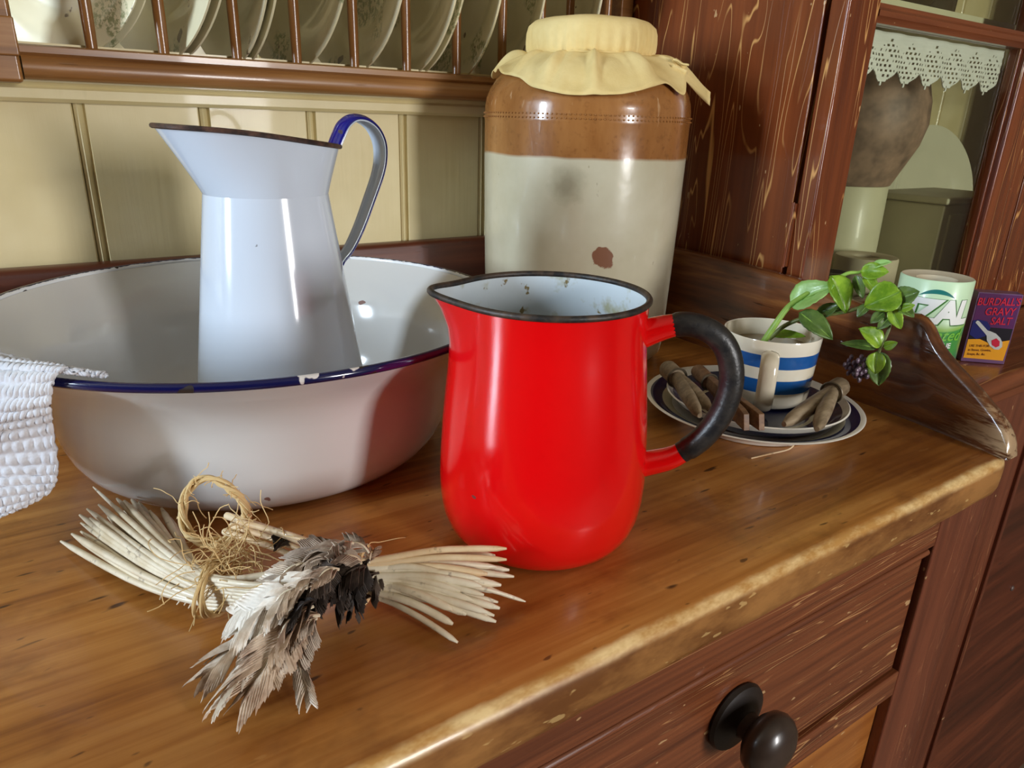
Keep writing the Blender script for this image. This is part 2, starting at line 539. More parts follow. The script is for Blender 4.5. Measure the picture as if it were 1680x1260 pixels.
def glass_mat():
    m = bpy.data.materials.new('old_window_glass')
    m.use_nodes = True
    nt = m.node_tree
    nt.nodes.clear()
    out = nt.nodes.new('ShaderNodeOutputMaterial')
    mix = nt.nodes.new('ShaderNodeMixShader')
    tr = nt.nodes.new('ShaderNodeBsdfTransparent')
    tr.inputs[0].default_value = (0.93, 0.95, 0.90, 1)
    gl = nt.nodes.new('ShaderNodeBsdfGlossy')
    gl.inputs['Roughness'].default_value = 0.02
    lwt = nt.nodes.new('ShaderNodeLayerWeight')
    lwt.inputs[0].default_value = 0.5
    pw = nt.nodes.new('ShaderNodeMath')
    pw.operation = 'POWER'
    pw.inputs[1].default_value = 5.0
    nt.links.new(lwt.outputs['Facing'], pw.inputs[0])
    fr = nt.nodes.new('ShaderNodeMath')
    fr.operation = 'MULTIPLY_ADD'
    fr.inputs[1].default_value = 0.96
    fr.inputs[2].default_value = 0.03
    nt.links.new(pw.outputs[0], fr.inputs[0])
    nt.links.new(fr.outputs[0], mix.inputs[0])
    nt.links.new(tr.outputs[0], mix.inputs[1])
    nt.links.new(gl.outputs[0], mix.inputs[2])
    nt.links.new(mix.outputs[0], out.inputs[0])
    return m


MAT['glass'] = glass_mat()


# ---------------------------------------------------------------- mesh helpers
def world_loc(o):
    v = Vector((0, 0, 0))
    while o is not None:
        v += o.location
        o = o.parent
    return v


class MB:
    def __init__(self):
        self.v, self.f = [], []

    def add(self, vs, fs):
        k = len(self.v)
        self.v += [Vector(p) for p in vs]
        self.f += [tuple(i + k for i in f) for f in fs]
        return self

    def box(self, x0, x1, y0, y1, z0, z1):
        return self.add([(x, y, z) for x in (x0, x1) for y in (y0, y1) for z in (z0, z1)],
                        [(0, 1, 3, 2), (4, 6, 7, 5), (0, 4, 5, 1), (2, 3, 7, 6), (0, 2, 6, 4), (1, 5, 7, 3)])

    def grid(self, rows, close_u=False, close_v=False):
        nr, nc = len(rows), len(rows[0])
        vs = [p for r in rows for p in r]
        fs = []
        for i in range(nr if close_u else nr - 1):
            for j in range(nc if close_v else nc - 1):
                a, b = i * nc + j, i * nc + (j + 1) % nc
                c, d = ((i + 1) % nr) * nc + (j + 1) % nc, ((i + 1) % nr) * nc + j
                fs.append((a, b, c, d))
        return self.add(vs, fs)

    def lathe(self, c, prof, seg=64, cap0=False, cap1=False, fn=None):
        """prof: [(r, z)]; fn(theta, r, z) -> (r, z) reshapes"""
        c = Vector(c)
        rows = []
        for r, z in prof:
            row = []
            for k in range(seg):
                a = 2 * PI * k / seg
                rr, zz = fn(a, r, z) if fn else (r, z)
                row.append(c + Vector((rr * math.cos(a), rr * math.sin(a), zz)))
            rows.append(row)
        k0 = len(self.v)
        self.grid(rows, False, True)
        if cap0:
            self.f.append(tuple(range(k0 + seg - 1, k0 - 1, -1)))
        if cap1:
            self.f.append(tuple(range(k0 + (len(prof) - 1) * seg, k0 + len(prof) * seg)))
        return self

    def tube(self, path, rad, seg=8, closed=False, flat=1.0, updir=None, cap=True):
        path = [Vector(p) for p in path]
        n = len(path)
        if not isinstance(rad, (list, tuple)):
            rad = [rad] * n
        rows = []
        prev = None
        for i, p in enumerate(path):
            t = (path[(i + 1) % n] - path[i - 1]) if closed else (path[min(i + 1, n - 1)] - path[max(i - 1, 0)])
            t = t.normalized() if t.length > 1e-12 else Vector((0, 0, 1))
            ref = Vector(updir) if updir is not None else (prev if prev is not None else (Vector((0, 0, 1)) if abs(t.z) < 0.9 else Vector((1, 0, 0))))
            a = ref - t * ref.dot(t)
            if a.length < 1e-6:
                a = t.orthogonal()
            a.normalize()
            prev = a
            b = t.cross(a)
            rows.append([p + (a * math.cos(2 * PI * k / seg) * flat + b * math.sin(2 * PI * k / seg)) * rad[i] for k in range(seg)])
        k0 = len(self.v)
        self.grid(rows, closed, True)
        if cap and not closed:
            self.f.append(tuple(range(k0 + seg - 1, k0 - 1, -1)))
            self.f.append(tuple(range(k0 + (n - 1) * seg, k0 + n * seg)))
        return self

    def ellipsoid(self, c, rx, ry, rz, seg=20, rings=12, rot=None):
        c = Vector(c)
        rows = []
        for i in range(rings + 1):
            t = PI * i / rings
            row = []
            for k in range(seg):
                a = 2 * PI * k / seg
                p = Vector((rx * math.sin(t) * math.cos(a), ry * math.sin(t) * math.sin(a), rz * math.cos(t)))
                row.append(c + (rot @ p if rot else p))
            rows.append(row)
        return self.grid(rows, False, True)

    def build(self, name, mat, parent=None, smooth=True, bevel=0.0, segs=2, sharp=40, solid=0.0, loc=None, subsurf=0):
        off = world_loc(parent) if parent is not None else Vector((0, 0, 0))
        own = Vector(loc) - off if loc is not None else Vector((0, 0, 0))
        off = off + own
        me = bpy.data.meshes.new(name)
        me.from_pydata([tuple(p - off) for p in self.v], [], self.f)
        bm = bmesh.new()
        bm.from_mesh(me)
        bmesh.ops.remove_doubles(bm, verts=bm.verts, dist=1e-6)
        bmesh.ops.recalc_face_normals(bm, faces=bm.faces)
        bm.to_mesh(me)
        bm.free()
        if smooth:
            me.shade_smooth()
            me.set_sharp_from_angle(angle=math.radians(sharp))
        mats = mat if isinstance(mat, (list, tuple)) else [mat]
        for q in mats:
            me.materials.append(MAT[q] if isinstance(q, str) else q)
        o = bpy.data.objects.new(name, me)
        COL.objects.link(o)
        o.location = own
        if parent is not None:
            o.parent = parent
        if solid:
            md = o.modifiers.new('solid', 'SOLIDIFY')
            md.thickness = solid
            md.offset = 0
        if subsurf:
            md = o.modifiers.new('sub', 'SUBSURF')
            md.levels = md.render_levels = subsurf
        if bevel:
            md = o.modifiers.new('bevel', 'BEVEL')
            md.width = bevel
            md.segments = segs
            md.limit_method = 'ANGLE'
            md.angle_limit = math.radians(35)
            md.harden_normals = True
        return o


def tag(o, label=None, cat=None, group=None, kind=None):
    if label:
        o['label'] = label
    if cat:
        o['category'] = cat
    if group:
        o['group'] = group
    if kind:
        o['kind'] = kind
    return o


def thing(name, label, cat, loc=(0, 0, 0), group=None):
    o = bpy.data.objects.new(name, None)
    o.empty_display_size = 0.03
    COL.objects.link(o)
    o.location = loc
    return tag(o, label, cat, group)


def bxo(name, mat, parent, x0, x1, y0, y1, z0, z1, bevel=0.0015, segs=2):
    return MB().box(x0, x1, y0, y1, z0, z1).build(name, mat, parent, True, bevel, segs)


def smooth_path(pts, n=40, closed=False):
    """Catmull-Rom through pts"""
    pts = [Vector(p) for p in pts]
    m = len(pts)
    out = []
    segs = m if closed else m - 1
    for i in range(n if closed else n + 1):
        u = i / n * segs
        k = min(int(u), segs - 1)
        t = u - k
        if closed:
            p0, p1, p2, p3 = pts[(k - 1) % m], pts[k % m], pts[(k + 1) % m], pts[(k + 2) % m]
        else:
            p0, p1, p2, p3 = pts[max(k - 1, 0)], pts[k], pts[min(k + 1, m - 1)], pts[min(k + 2, m - 1)]
        out.append(0.5 * ((2 * p1) + (p2 - p0) * t + (2 * p0 - 5 * p1 + 4 * p2 - p3) * t * t + (3 * p1 - p0 - 3 * p2 + p3) * t ** 3))
    return out


def interp(tab, x):
    if x <= tab[0][0]:
        return tab[0][1]
    for (a, b), (c, d) in zip(tab, tab[1:]):
        if x <= c:
            return b + (d - b) * (x - a) / (c - a)
    return tab[-1][1]


def text_mesh(body, size, bold=0.0, shear=0.0, spacing=1.0, align='LEFT'):
    cu = bpy.data.curves.new('letters', 'FONT')
    cu.body = body
    cu.size = size
    cu.offset = bold
    cu.shear = shear
    cu.space_character = spacing
    cu.align_x = align
    cu.resolution_u = 3
    o = bpy.data.objects.new('letters', cu)
    COL.objects.link(o)
    dg = bpy.context.evaluated_depsgraph_get()
    me = bpy.data.meshes.new_from_object(o.evaluated_get(dg))
    bpy.data.objects.remove(o)
    bpy.data.curves.remove(cu)
    return me


def mesh_to(me, fn, name, mat, parent, cuts=0):
    """letters: map each flat vertex (x, y) through fn to its place in the world"""
    bm = bmesh.new()
    bm.from_mesh(me)
    if cuts:
        xs = [v.co.x for v in bm.verts]
        x0, x1 = min(xs), max(xs)
        for k in range(1, cuts):
            bmesh.ops.bisect_plane(bm, geom=bm.verts[:] + bm.edges[:] + bm.faces[:], plane_co=(x0 + (x1 - x0) * k / cuts, 0, 0), plane_no=(1, 0, 0))
    off = world_loc(parent)
    for v in bm.verts:
        v.co = fn(v.co.x, v.co.y) - off
    m2 = bpy.data.meshes.new(name)
    bm.to_mesh(m2)
    bm.free()
    bpy.data.meshes.remove(me)
    m2.materials.append(MAT[mat])
    o = bpy.data.objects.new(name, m2)
    COL.objects.link(o)
    o.parent = parent
    return o


# ================================================================ the room
def struct(o):
    o['kind'] = 'structure'
    return o


struct(MB().box(ROOM_X0 - 0.2, ROOM_X1 + 0.2, ROOM_Y0 - 0.2, ROOM_Y1 + 0.25, FLOOR_Z - 0.1, FLOOR_Z).build('floor', 'flags'))
struct(MB().box(ROOM_X0 - 0.2, ROOM_X1 + 0.2, ROOM_Y0 - 0.2, ROOM_Y1 + 0.25, CEIL_Z, CEIL_Z + 0.1).build('ceiling', 'ceiling'))
wl = MB()
wl.box(ROOM_X0 - 0.2, ROOM_X0, ROOM_Y0, WL_Y0, FLOOR_Z, CEIL_Z).box(ROOM_X0 - 0.2, ROOM_X0, WL_Y1, ROOM_Y1 + 0.25, FLOOR_Z, CEIL_Z)
wl.box(ROOM_X0 - 0.2, ROOM_X0, WL_Y0, WL_Y1, FLOOR_Z, WL_Z0).box(ROOM_X0 - 0.2, ROOM_X0, WL_Y0, WL_Y1, WL_Z1, CEIL_Z)
struct(wl.build('wall_left', 'plaster', smooth=False))
wf = MB()
wf.box(ROOM_X0 - 0.2, WF_X0, ROOM_Y0 - 0.2, ROOM_Y0, FLOOR_Z, CEIL_Z).box(WF_X1, ROOM_X1 + 0.2, ROOM_Y0 - 0.2, ROOM_Y0, FLOOR_Z, CEIL_Z)
wf.box(WF_X0, WF_X1, ROOM_Y0 - 0.2, ROOM_Y0, FLOOR_Z, WF_Z0).box(WF_X0, WF_X1, ROOM_Y0 - 0.2, ROOM_Y0, WF_Z1, CEIL_Z)
struct(wf.build('wall_front', 'plaster', smooth=False))
struct(MB().box(ROOM_X1, ROOM_X1 + 0.2, ROOM_Y0, ROOM_Y1 + 0.25, FLOOR_Z, CEIL_Z).build('wall_right', 'plaster', smooth=False))
wb = struct(MB().box(ROOM_X0, ROOM_X1, 0.972, ROOM_Y1 + 0.25, FLOOR_Z, CEIL_Z).build('wall_back', 'plaster', smooth=False))
# matchboarding: each board with a bead beside its joint
JX = [0.0446 + 0.1053 * k for k in range(-9, 17)]
W = 0.1053
prof = [(0.0, 0.795), (0.0, 0.781), (0.0012, 0.7772), (0.004, 0.7752), (0.0068, 0.7772), (0.0085, 0.7800), (0.0102, 0.7752),
        (W - 0.0012, 0.775), (W, 0.7765), (W, 0.795)]


def plank_run(xs, z0, z1, dy):
    m = MB()
    m.grid([[Vector((x, y + dy, z)) for x, y in prof] for z in (z0, (z0 + z1) / 2, z1)])
    first = m.build('plank', 'boards', wb, True, sharp=30)
    first.location.x = xs[0]
    for x in xs[1:]:
        p = first.copy()
        COL.objects.link(p)
        p.parent = wb
        p.location.x = x


plank_run([x for x in JX if x < 0.60], 0.0, 0.30, 0.0)             # below the rack
plank_run([x for x in JX if x < 0.60], 0.27, 1.20, 0.175)          # set back behind the rack
plank_run([x for x in JX if x >= 0.60], 0.0, 1.20, 0.0)            # back of the glazed cupboard
mo = MB()
mo.grid([[Vector((x, y, z)) for y, z in ((0.776, 0.2535), (0.768, 0.2535), (0.7645, 0.2565), (0.7645, 0.264), (0.767, 0.2665), (0.7635, 0.2695), (0.7635, 0.30), (0.776, 0.30))] for x in (-0.9, 0.672)])
struct(mo.build('trim_1', 'boards', None, True, sharp=30))
for nm, pts in (('window_1', 'x'), ('window_2', 'y')):
    w = MB()
    t = 0.035
    if pts == 'x':
        a0, a1, W_Z0, W_Z1 = WL_Y0, WL_Y1, WL_Z0, WL_Z1
        for r in ((a0, a0 + t, W_Z0, W_Z1), (a1 - t, a1, W_Z0, W_Z1), (a0 + t, a1 - t, W_Z0, W_Z0 + t), (a0 + t, a1 - t, W_Z1 - t, W_Z1)):
            w.box(ROOM_X0 - 0.08, ROOM_X0 - 0.04, *r)
    else:
        a0, a1, W_Z0, W_Z1 = WF_X0, WF_X1, WF_Z0, WF_Z1
        for r in ((a0, a0 + t, W_Z0, W_Z1), (a1 - t, a1, W_Z0, W_Z1), (a0 + t, a1 - t, W_Z0, W_Z0 + t), (a0 + t, a1 - t, W_Z1 - t, W_Z1)):
            w.box(r[0], r[1], ROOM_Y0 - 0.08, ROOM_Y0 - 0.04, r[2], r[3])
    struct(w.build(nm, 'window_paint', None, False))

# ================================================================ the dresser
dresser = thing('dresser', 'old pine dresser with a honey brown top, dark upstand and brown painted drawer front', 'dresser', (-0.15, 0.5, FLOOR_Z))
XR, RC, YF = 0.662, 0.034, 0.2055


def top_outline(inset):
    xr, yf, rc = XR - inset, YF + inset, RC - inset * 0.8
    pts = [(-1.0, 0.775), (-1.0, yf)]
    n = 60
    pts += [(-1.0 + (xr - rc + 1.0) * k / n, yf) for k in range(1, n)]
    pts += [(xr - rc + rc * math.sin(a), yf + rc - rc * math.cos(a)) for a in [PI / 2 * k / 10 for k in range(11)]]
    pts += [(xr, 0.775)]
    return pts


loops = []
for inset, z in ((0.0085, 0.0), (0.0055, -0.0005), (0.003, -0.0018), (0.0012, -0.004), (0.0002, -0.0075), (0.0, -0.012), (0.0003, -0.026), (0.002, -0.031), (0.005, -0.034)):
    row = []
    for x, y in top_outline(inset):
        wob = 0.0008 * noise.noise((x * 14, 3.1, z * 20)) + 0.0006 * noise.noise((x * 55, 1.7, z * 60))
        row.append(Vector((x, y + (wob if y < 0.5 else 0), z)))
    loops.append(row)
t = MB()
t.grid(loops, False, True)
n0 = len(loops[0])
t.f.append(tuple(range(n0 - 1, -1, -1)))
t.f.append(tuple(range(len(t.v) - n0, len(t.v))))
t.build('dresser_top', 'top', dresser, True, sharp=50, loc=(0, 0, 0))
u = MB()
u.grid([[Vector((x, y, z)) for y, z in ((0.774, 0.0), (0.7585, 0.0), (0.7585, 0.108), (0.7605, 0.1115), (0.766, 0.113), (0.774, 0.113))] for x in [-0.95 + 0.08 * k for k in range(21)]])
u.build('upstand', 'dark_board', dresser, True, sharp=45)
# shaped side gallery: straight along the cupboard, then a scroll and a long ogee down to the front corner
XIN = [(0.204, 0.634), (0.232, 0.6385), (0.256, 0.642), (0.289, 0.6465), (0.329, 0.6495), (0.40, 0.6515), (0.76, 0.652)]
GT = [(0.2055, 0.0), (0.2062, 0.006), (0.2075, 0.0125), (0.2105, 0.0195), (0.2155, 0.0265), (0.2255, 0.0375), (0.240, 0.0500), (0.258, 0.0635), (0.272, 0.0725),
      (0.280, 0.0790), (0.2865, 0.0865), (0.292, 0.0935), (0.298, 0.0982), (0.305, 0.1000), (0.313, 0.0995), (0.323, 0.0980), (0.335, 0.0968),
      (0.350, 0.0965), (0.375, 0.0985), (0.41, 0.1035), (0.44, 0.106), (0.52, 0.1075), (0.62, 0.109), (0.757, 0.111)]
g = MB()
rows = []
for y, zt in GT:
    k_ = 1 + 0.024 * min(1.0, max(0.0, (y - 0.207) / 0.05)) * min(1.0, max(0.0, (0.50 - y) / 0.10))
    zt = CAMZ - (CAMZ - zt) * k_ if zt > 0.03 else zt
    y = y * k_
    xi = interp(XIN, y)
    w = 0.018
    cr = min(0.006, zt * 0.45)
    sec = [(xi, 0.0), (xi + 0.001, min(0.004, zt * 0.3)), (xi + 0.0005, zt * 0.5), (xi, max(zt - cr, 0)), (xi + 0.0018, max(zt - cr * 0.3, 0)), (xi + 0.0055, zt),
           (xi + w - 0.0055, zt), (xi + w - 0.0018, max(zt - cr * 0.3, 0)), (xi + w, max(zt - cr, 0)), (xi + w, 0.0)]
    rows.append([Vector((a, y, b)) for a, b in sec])
g.grid(rows)
g.f.append(tuple(range(9, -1, -1)))
g.build('side_gallery', 'gallery', dresser, True, sharp=60, loc=(0, 0, 0))
# front frame
FY = 0.2155
bxo('stile', 'brown_upright', dresser, 0.570, 0.648, FY, FY + 0.022, FLOOR_Z, -0.034, 0.002)
bxo('stile', 'brown_upright', dresser, -0.97, -0.90, FY, FY + 0.022, FLOOR_Z, -0.034, 0.002)
bxo('stile', 'brown_upright', dresser, -0.02, 0.055, FY, FY + 0.022, FLOOR_Z, -0.066, 0.002)
bxo('rail', 'brown_paint', dresser, -0.90, 0.570, FY + 0.0005, FY + 0.022, -0.0662, -0.034, 0.0015)
bxo('rail', 'brown_paint', dresser, 0.055, 0.570, FY + 0.0005, FY + 0.022, -0.2225, -0.1955, 0.0015)
bxo('rail', 'brown_paint', dresser, -0.90, -0.02, FY + 0.0005, FY + 0.022, -0.2225, -0.1955, 0.0015)
bxo('end_board', 'brown_upright', dresser, 0.630, 0.648, FY + 0.022, 0.774, FLOOR_Z, -0.034, 0.001)
bxo('end_board', 'brown_upright', dresser, -0.97, -0.952, FY + 0.022, 0.774, FLOOR_Z, -0.034, 0.001)
bxo('dust_board', 'dark_board', dresser, -0.95, 0.63, FY + 0.03, 0.77, -0.222, -0.208, 0)
for x0, x1 in ((0.0555, 0.5645), (-0.895, -0.0255)):
    dr = bxo('drawer', 'brown_paint', dresser, x0, x1, FY + 0.0045, FY + 0.024, -0.1935, -0.0745, 0.0015)
    bd = MB()
    e = 0.0032
    for a, b in (((x0, -0.0712), (x1, -0.0712)),):
        bd.tube([(a[0], FY + 0.0035, a[1]), ((a[0] + b[0]) / 2, FY + 0.0035, a[1]), (b[0], FY + 0.0035, b[1])], e, 12)
    bd.build('bead', 'brown_paint', dr)
    for kx in ((0.340,) if x0 > 0 else (-0.70, -0.25)):
        kz = -0.124
        kb = MB()
        fr = Vector((kx, FY + 0.0045, kz))

        def axis_lathe(prof, seg=32):
            rows = []
            for r, d in prof:
                r, d = r * 1.2, d * 1.08
                rows.append([fr + Vector((r * math.cos(2 * PI * k / seg), -d, r * math.sin(2 * PI * k / seg))) for k in range(seg)])
            return rows
        kb.grid(axis_lathe([(0.0001, 0.0), (0.0205, 0.0), (0.0215, 0.002), (0.0205, 0.0045), (0.017, 0.006), (0.011, 0.0075), (0.0085, 0.010), (0.0001, 0.010)]), False, True)
        kp = kb.build('knob_plate', 'knob_shaded', dr)
        kh = MB()
        kh.grid(axis_lathe([(0.0085, 0.006), (0.008, 0.013), (0.009, 0.016), (0.0135, 0.018), (0.0175, 0.0215), (0.0190, 0.026), (0.0183, 0.0305), (0.0155, 0.0345), (0.0105, 0.0375), (0.005, 0.0388), (0.0001, 0.0392)]), False, True)
        kh.build('knob', 'knob', dr)
# lower cupboard door with a plain amber panel
ld = bxo('lower_door', 'orange_panel', dresser, 0.0555, 0.5695, FY + 0.010, FY + 0.024, FLOOR_Z + 0.06, -0.2235, 0.001)
bxo('lower_door', 'orange_panel', dresser, -0.895, -0.0255, FY + 0.010, FY + 0.024, FLOOR_Z + 0.06, -0.2235, 0.001)
bxo('plinth', 'brown_paint', dresser, -0.90, 0.57, FY + 0.004, FY + 0.02, FLOOR_Z, FLOOR_Z + 0.06, 0.001)

# ================================================================ plate rack
rack = thing('plate_rack', 'brown wooden plate rack with turned spindles fixed to the cream boarded wall', 'plate rack', (0.2, 0.79, 0.27))
RY = 0.745
rp = [(RY + 0.019, 0.2708), (RY + 0.006, 0.2708), (RY + 0.001, 0.2740), (RY - 0.001, 0.2793), (RY + 0.0005, 0.2857), (RY + 0.004, 0.2888),
      (RY + 0.0005, 0.2910), (RY + 0.0005, 0.2958), (RY + 0.003, 0.2974), (RY + 0.019, 0.2974)]
RX0, RX1 = 0.0133, 0.6720
MB().grid([[Vector((x, y, z)) for y, z in rp] for x in [RX0 + (RX1 - RX0) * k / 10 for k in range(11)]], False, True).build('front_rail', 'rack', rack, True, sharp=40)
bxo('shelf', 'rack', rack, RX0, RX1, RY + 0.019, 0.948, 0.2770, 0.2905, 0.001)
bxo('end_post', 'rack', rack, -0.048, RX0 - 0.001, RY - 0.004, RY + 0.060, 0.2675, 0.92, 0.003)
MB().box(-0.070, RX0 - 0.0002, RY - 0.007, RY - 0.003, 0.2872, 0.3160).build('post_collar', 'rack', rack, True, 0.0015)
sp0 = None
SPX = [0.0659, 0.1224, 0.1855, 0.2425, 0.3022, 0.3611, 0.4222, 0.4821, 0.5360, 0.5780, 0.6360]
for i, x in enumerate(SPX):
    if sp0 is None:
        sp0 = MB().lathe((0, RY + 0.0085, 0), [(0.0046, 0.2950), (0.0050, 0.32), (0.0052, 0.42), (0.0048, 0.64)], 14, True, True).build('spindle', 'spindle', rack)
        base_x = sp0.location.x
        sp0.location.x = base_x + x
    else:
        o = sp0.copy()
        COL.objects.link(o)
        o.parent = rack
        o.location.x = base_x + x
bxo('upper_rail', 'rack', rack, RX0, RX1, RY, RY + 0.018, 0.64, 0.67, 0.002)
bxo('end_post', 'rack', rack, 0.652, RX1, RY + 0.001, 0.945, 0.2985, 0.92, 0.002)

# plates standing in the rack
PR = 0.1256


def plate_mesh(deco):
    m = MB()
    # local: axis along +x is the back, the dished face looks along -x; y horizontal, z up
    pr = [(0.0001, 0.006), (0.043, 0.006), (0.072, 0.0055), (0.083, 0.0025), (0.0915, -0.0035), (0.1107, -0.0075), (0.124, -0.0105), (PR, -0.0105), (PR, -0.0085), (0.124, -0.0075),
          (0.1107, -0.0045), (0.0935, -0.0005), (0.085, 0.0065), (0.070, 0.0095), (0.066, 0.0110), (0.062, 0.0090), (0.043, 0.0085), (0.0001, 0.0085)]
    rows = [[Vector((d, r * math.cos(2 * PI * k / 72), r * math.sin(2 * PI * k / 72))) for k in range(72)] for r, d in pr]
    m.grid(rows, False, True)
    return m


_pm = plate_mesh(0).build('plate', 'plate_print', None, True, sharp=50)
plate_data = _pm.data
bpy.data.objects.remove(_pm)
PL = [  # bottom x, y, yaw degrees, lean, label
    (0.0530, 0.8050, 42, 1, 'front one of the turned printed plates at the left end of the plate rack'),
    (0.0605, 0.8115, 42, 1, 'printed plate close behind the front plate at the left end of the rack'),
    (0.133, 0.8065, 19, 1, 'front plate of the pair between the second and third rack spindles'),
    (0.1415, 0.8075, 19, 1, 'rear plate of the pair between the second and third rack spindles'),
    (0.199, 0.8065, 7, 1, 'front plate of the pair just right of the third rack spindle'),
    (0.207, 0.8065, 7, 1, 'rear plate of the pair just right of the third rack spindle'),
    (0.2605, 0.8065, 11, 1, 'cream plate standing just right of the fourth rack spindle'),
    (0.3245, 0.8065, 7, 1, 'cream plate standing just right of the fifth rack spindle'),
    (0.388, 0.8065, 4, 1, 'front one of two nested plates right of the sixth rack spindle'),
    (0.396, 0.8065, 4, 1, 'rear one of two nested plates right of the sixth rack spindle'),
    (0.456, 0.8065, -4, 1, 'cream plate right of the seventh rack spindle, left of the jar cover'),
    (0.524, 0.8065, -10, 1, 'cream plate in the rack whose rim drops behind the jar cover'),
    (0.611, 0.8065, -14, 1, 'rightmost cream plate in the rack, above the jar cover'),
]
for i, (bx, by, yaw, lean, lab) in enumerate(PL):
    o = bpy.data.objects.new('plate', plate_data)
    COL.objects.link(o)
    rot = Matrix.Rotation(math.radians(yaw), 3, 'Z') @ Matrix.Rotation(math.radians(lean), 3, 'Y')
    spin = Matrix.Rotation(i * 1.37, 3, 'X')
    ps = 0.78 if i < 2 else 1.0
    o.matrix_world = Matrix.Translation(Vector((bx, by, 0.2908)) + rot @ Vector((0.0, 0, PR * ps))) @ (rot @ spin).to_4x4() @ Matrix.Scale(ps, 4)
    tag(o, lab, 'plate', 'printed plates standing in the rack')

# ================================================================ glazed cupboard beside the dresser
cup = thing('glazed_cupboard', 'tall red brown grained cupboard with glazed doors to the right of the dresser', 'cupboard', (1.3, 0.55, FLOOR_Z))
CX0, CX1, CY = 0.6765, 1.95, 0.452
bxo('side_panel', 'cupboard', cup, CX0, CX0 + 0.018, CY + 0.0245, 0.774, 0.0, 1.15, 0.001)
bxo('side_panel', 'cupboard', cup, CX1 - 0.018, CX1, CY + 0.0245, 0.774, 0.0, 1.15, 0.001)
bxo('cornice', 'cupboard_rail', cup, CX0 - 0.02, CX1, CY - 0.02, 0.774, 1.15, 1.19, 0.003)
bxo('floor_board', 'khaki', cup, CX0 + 0.018, CX1 - 0.018, CY + 0.025, 0.774, 0.0, 0.018, 0)
bxo('shelf', 'khaki', cup, CX0 + 0.018, CX1 - 0.018, CY + 0.06, 0.774, 0.378, 0.392, 0)
bxo('shelf', 'khaki', cup, CX0 + 0.018, CX1 - 0.018, CY + 0.06, 0.774, 0.75, 0.765, 0)


def cup_door(x0, x1, gl0, gl1):
    d = bxo('door', 'cupboard', cup, x0, gl0, CY, CY + 0.021, 0.003, 1.145, 0.0022)
    bxo('stile', 'cupboard', d, gl1, x1, CY, CY + 0.021, 0.003, 1.145, 0.0022)
    bxo('rail', 'cupboard_rail', d, gl0, gl1, CY + 0.0005, CY + 0.0205, 0.003, 0.060, 0.002)
    bxo('rail', 'cupboard_rail', d, gl0, gl1, CY + 0.0005, CY + 0.0205, 1.07, 1.145, 0.002)
    gb = MB().grid([[Vector((x, y, z)) for y, z in ((CY + 0.0205, 0.353), (CY + 0.004, 0.353), (CY + 0.003, 0.356), (CY, 0.359), (CY, 0.364), (CY + 0.003, 0.367), (CY + 0.004, 0.371), (CY + 0.0205, 0.371))] for x in (gl0, gl1)], False, True)
    gb.build('glazing_bar', 'cupboard_rail', d, True, sharp=30)
    gb = MB().grid([[Vector((x, y, z)) for y, z in ((CY + 0.0205, 0.713), (CY + 0.004, 0.713), (CY, 0.719), (CY, 0.724), (CY + 0.004, 0.731), (CY + 0.0205, 0.731))] for x in (gl0, gl1)], False, True)
    gb.build('glazing_bar', 'cupboard_rail', d, True, sharp=30)
    mb = MB()
    for xa, xb in ((gl0, gl0 + 0.006), (gl1 - 0.006, gl1)):
        mb.box(xa, xb, CY + 0.006, CY + 0.0195, 0.060, 1.07)
    mb.build('glazing_bead', 'cupboard', d, True, 0.0015)
    for z0, z1 in ((0.060, 0.353), (0.371, 0.713), (0.731, 1.07)):
        MB().box(gl0, gl1, CY + 0.0125, CY + 0.0145, z0, z1).build('pane', 'glass', d, False)
    return d


d1 = cup_door(0.6795, 1.149, 0.731, 1.066)
d2 = cup_door(1.152, 1.62, 1.235, 1.57)
bxo('centre_post', 'cupboard', cup, 1.622, CX1, CY, CY + 0.024, 0.003, 1.145, 0.002)
for z in (0.165, 0.85):
    h = MB()
    h.box(CX0 - 0.0006, CX0 + 0.003, CY + 0.019, CY + 0.027, z - 0.055, z + 0.012)
    h.tube([(CX0 - 0.0008, CY + 0.0228, z - 0.056), (CX0 - 0.0008, CY + 0.0228, z + 0.013)], 0.0019, 10)
    h.build('hinge', 'cupboard', cup)
# ledge and lower front
lg = [(0.774, -0.022), (0.309, -0.022), (0.3055, -0.019), (0.304, -0.012), (0.3055, -0.004), (0.309, -0.0005), (0.314, 0.0), (0.774, 0.0)]
MB().grid([[Vector((x, y, z)) for y, z in lg] for x in (0.6745, 1.3, 1.95)], False, True).build('ledge', 'cupboard_rail', cup, True, sharp=40)
ls = [(0.33, -0.040), (0.318, -0.040), (0.312, -0.034), (0.314, -0.028), (0.312, -0.022), (0.33, -0.022)]
MB().grid([[Vector((x, y, z)) for y, z in ls] for x in (0.668, 1.95)], False, True).build('ledge_moulding', 'cupboard_rail', cup, True, sharp=40)
bxo('lower_stile', 'brown_upright', cup, 0.670, 1.045, 0.326, 0.345, FLOOR_Z, -0.040, 0.002)
pm = MB()
for a, b, yy in ((1.045, 1.058, 0.329), (1.058, 1.066, 0.324), (1.066, 1.082, 0.331), (1.082, 1.098, 0.336)):
    pm.box(a, b, yy, 0.35, FLOOR_Z, -0.040)
pm.build('panel_moulding', 'brown_upright', cup, True, 0.002)
lp = bxo('lower_panel', 'dark_board', cup, 1.098, 1.95, 0.345, 0.36, FLOOR_Z, -0.040, 0)
MB().ellipsoid(aty(1660, 965, 0.345), 0.005, 0.003, 0.005).build('panel_pin', 'iron', lp)
bxo('lower_side', 'dark_board', cup, 0.668, 0.684, 0.345, 0.774, FLOOR_Z, -0.022, 0)

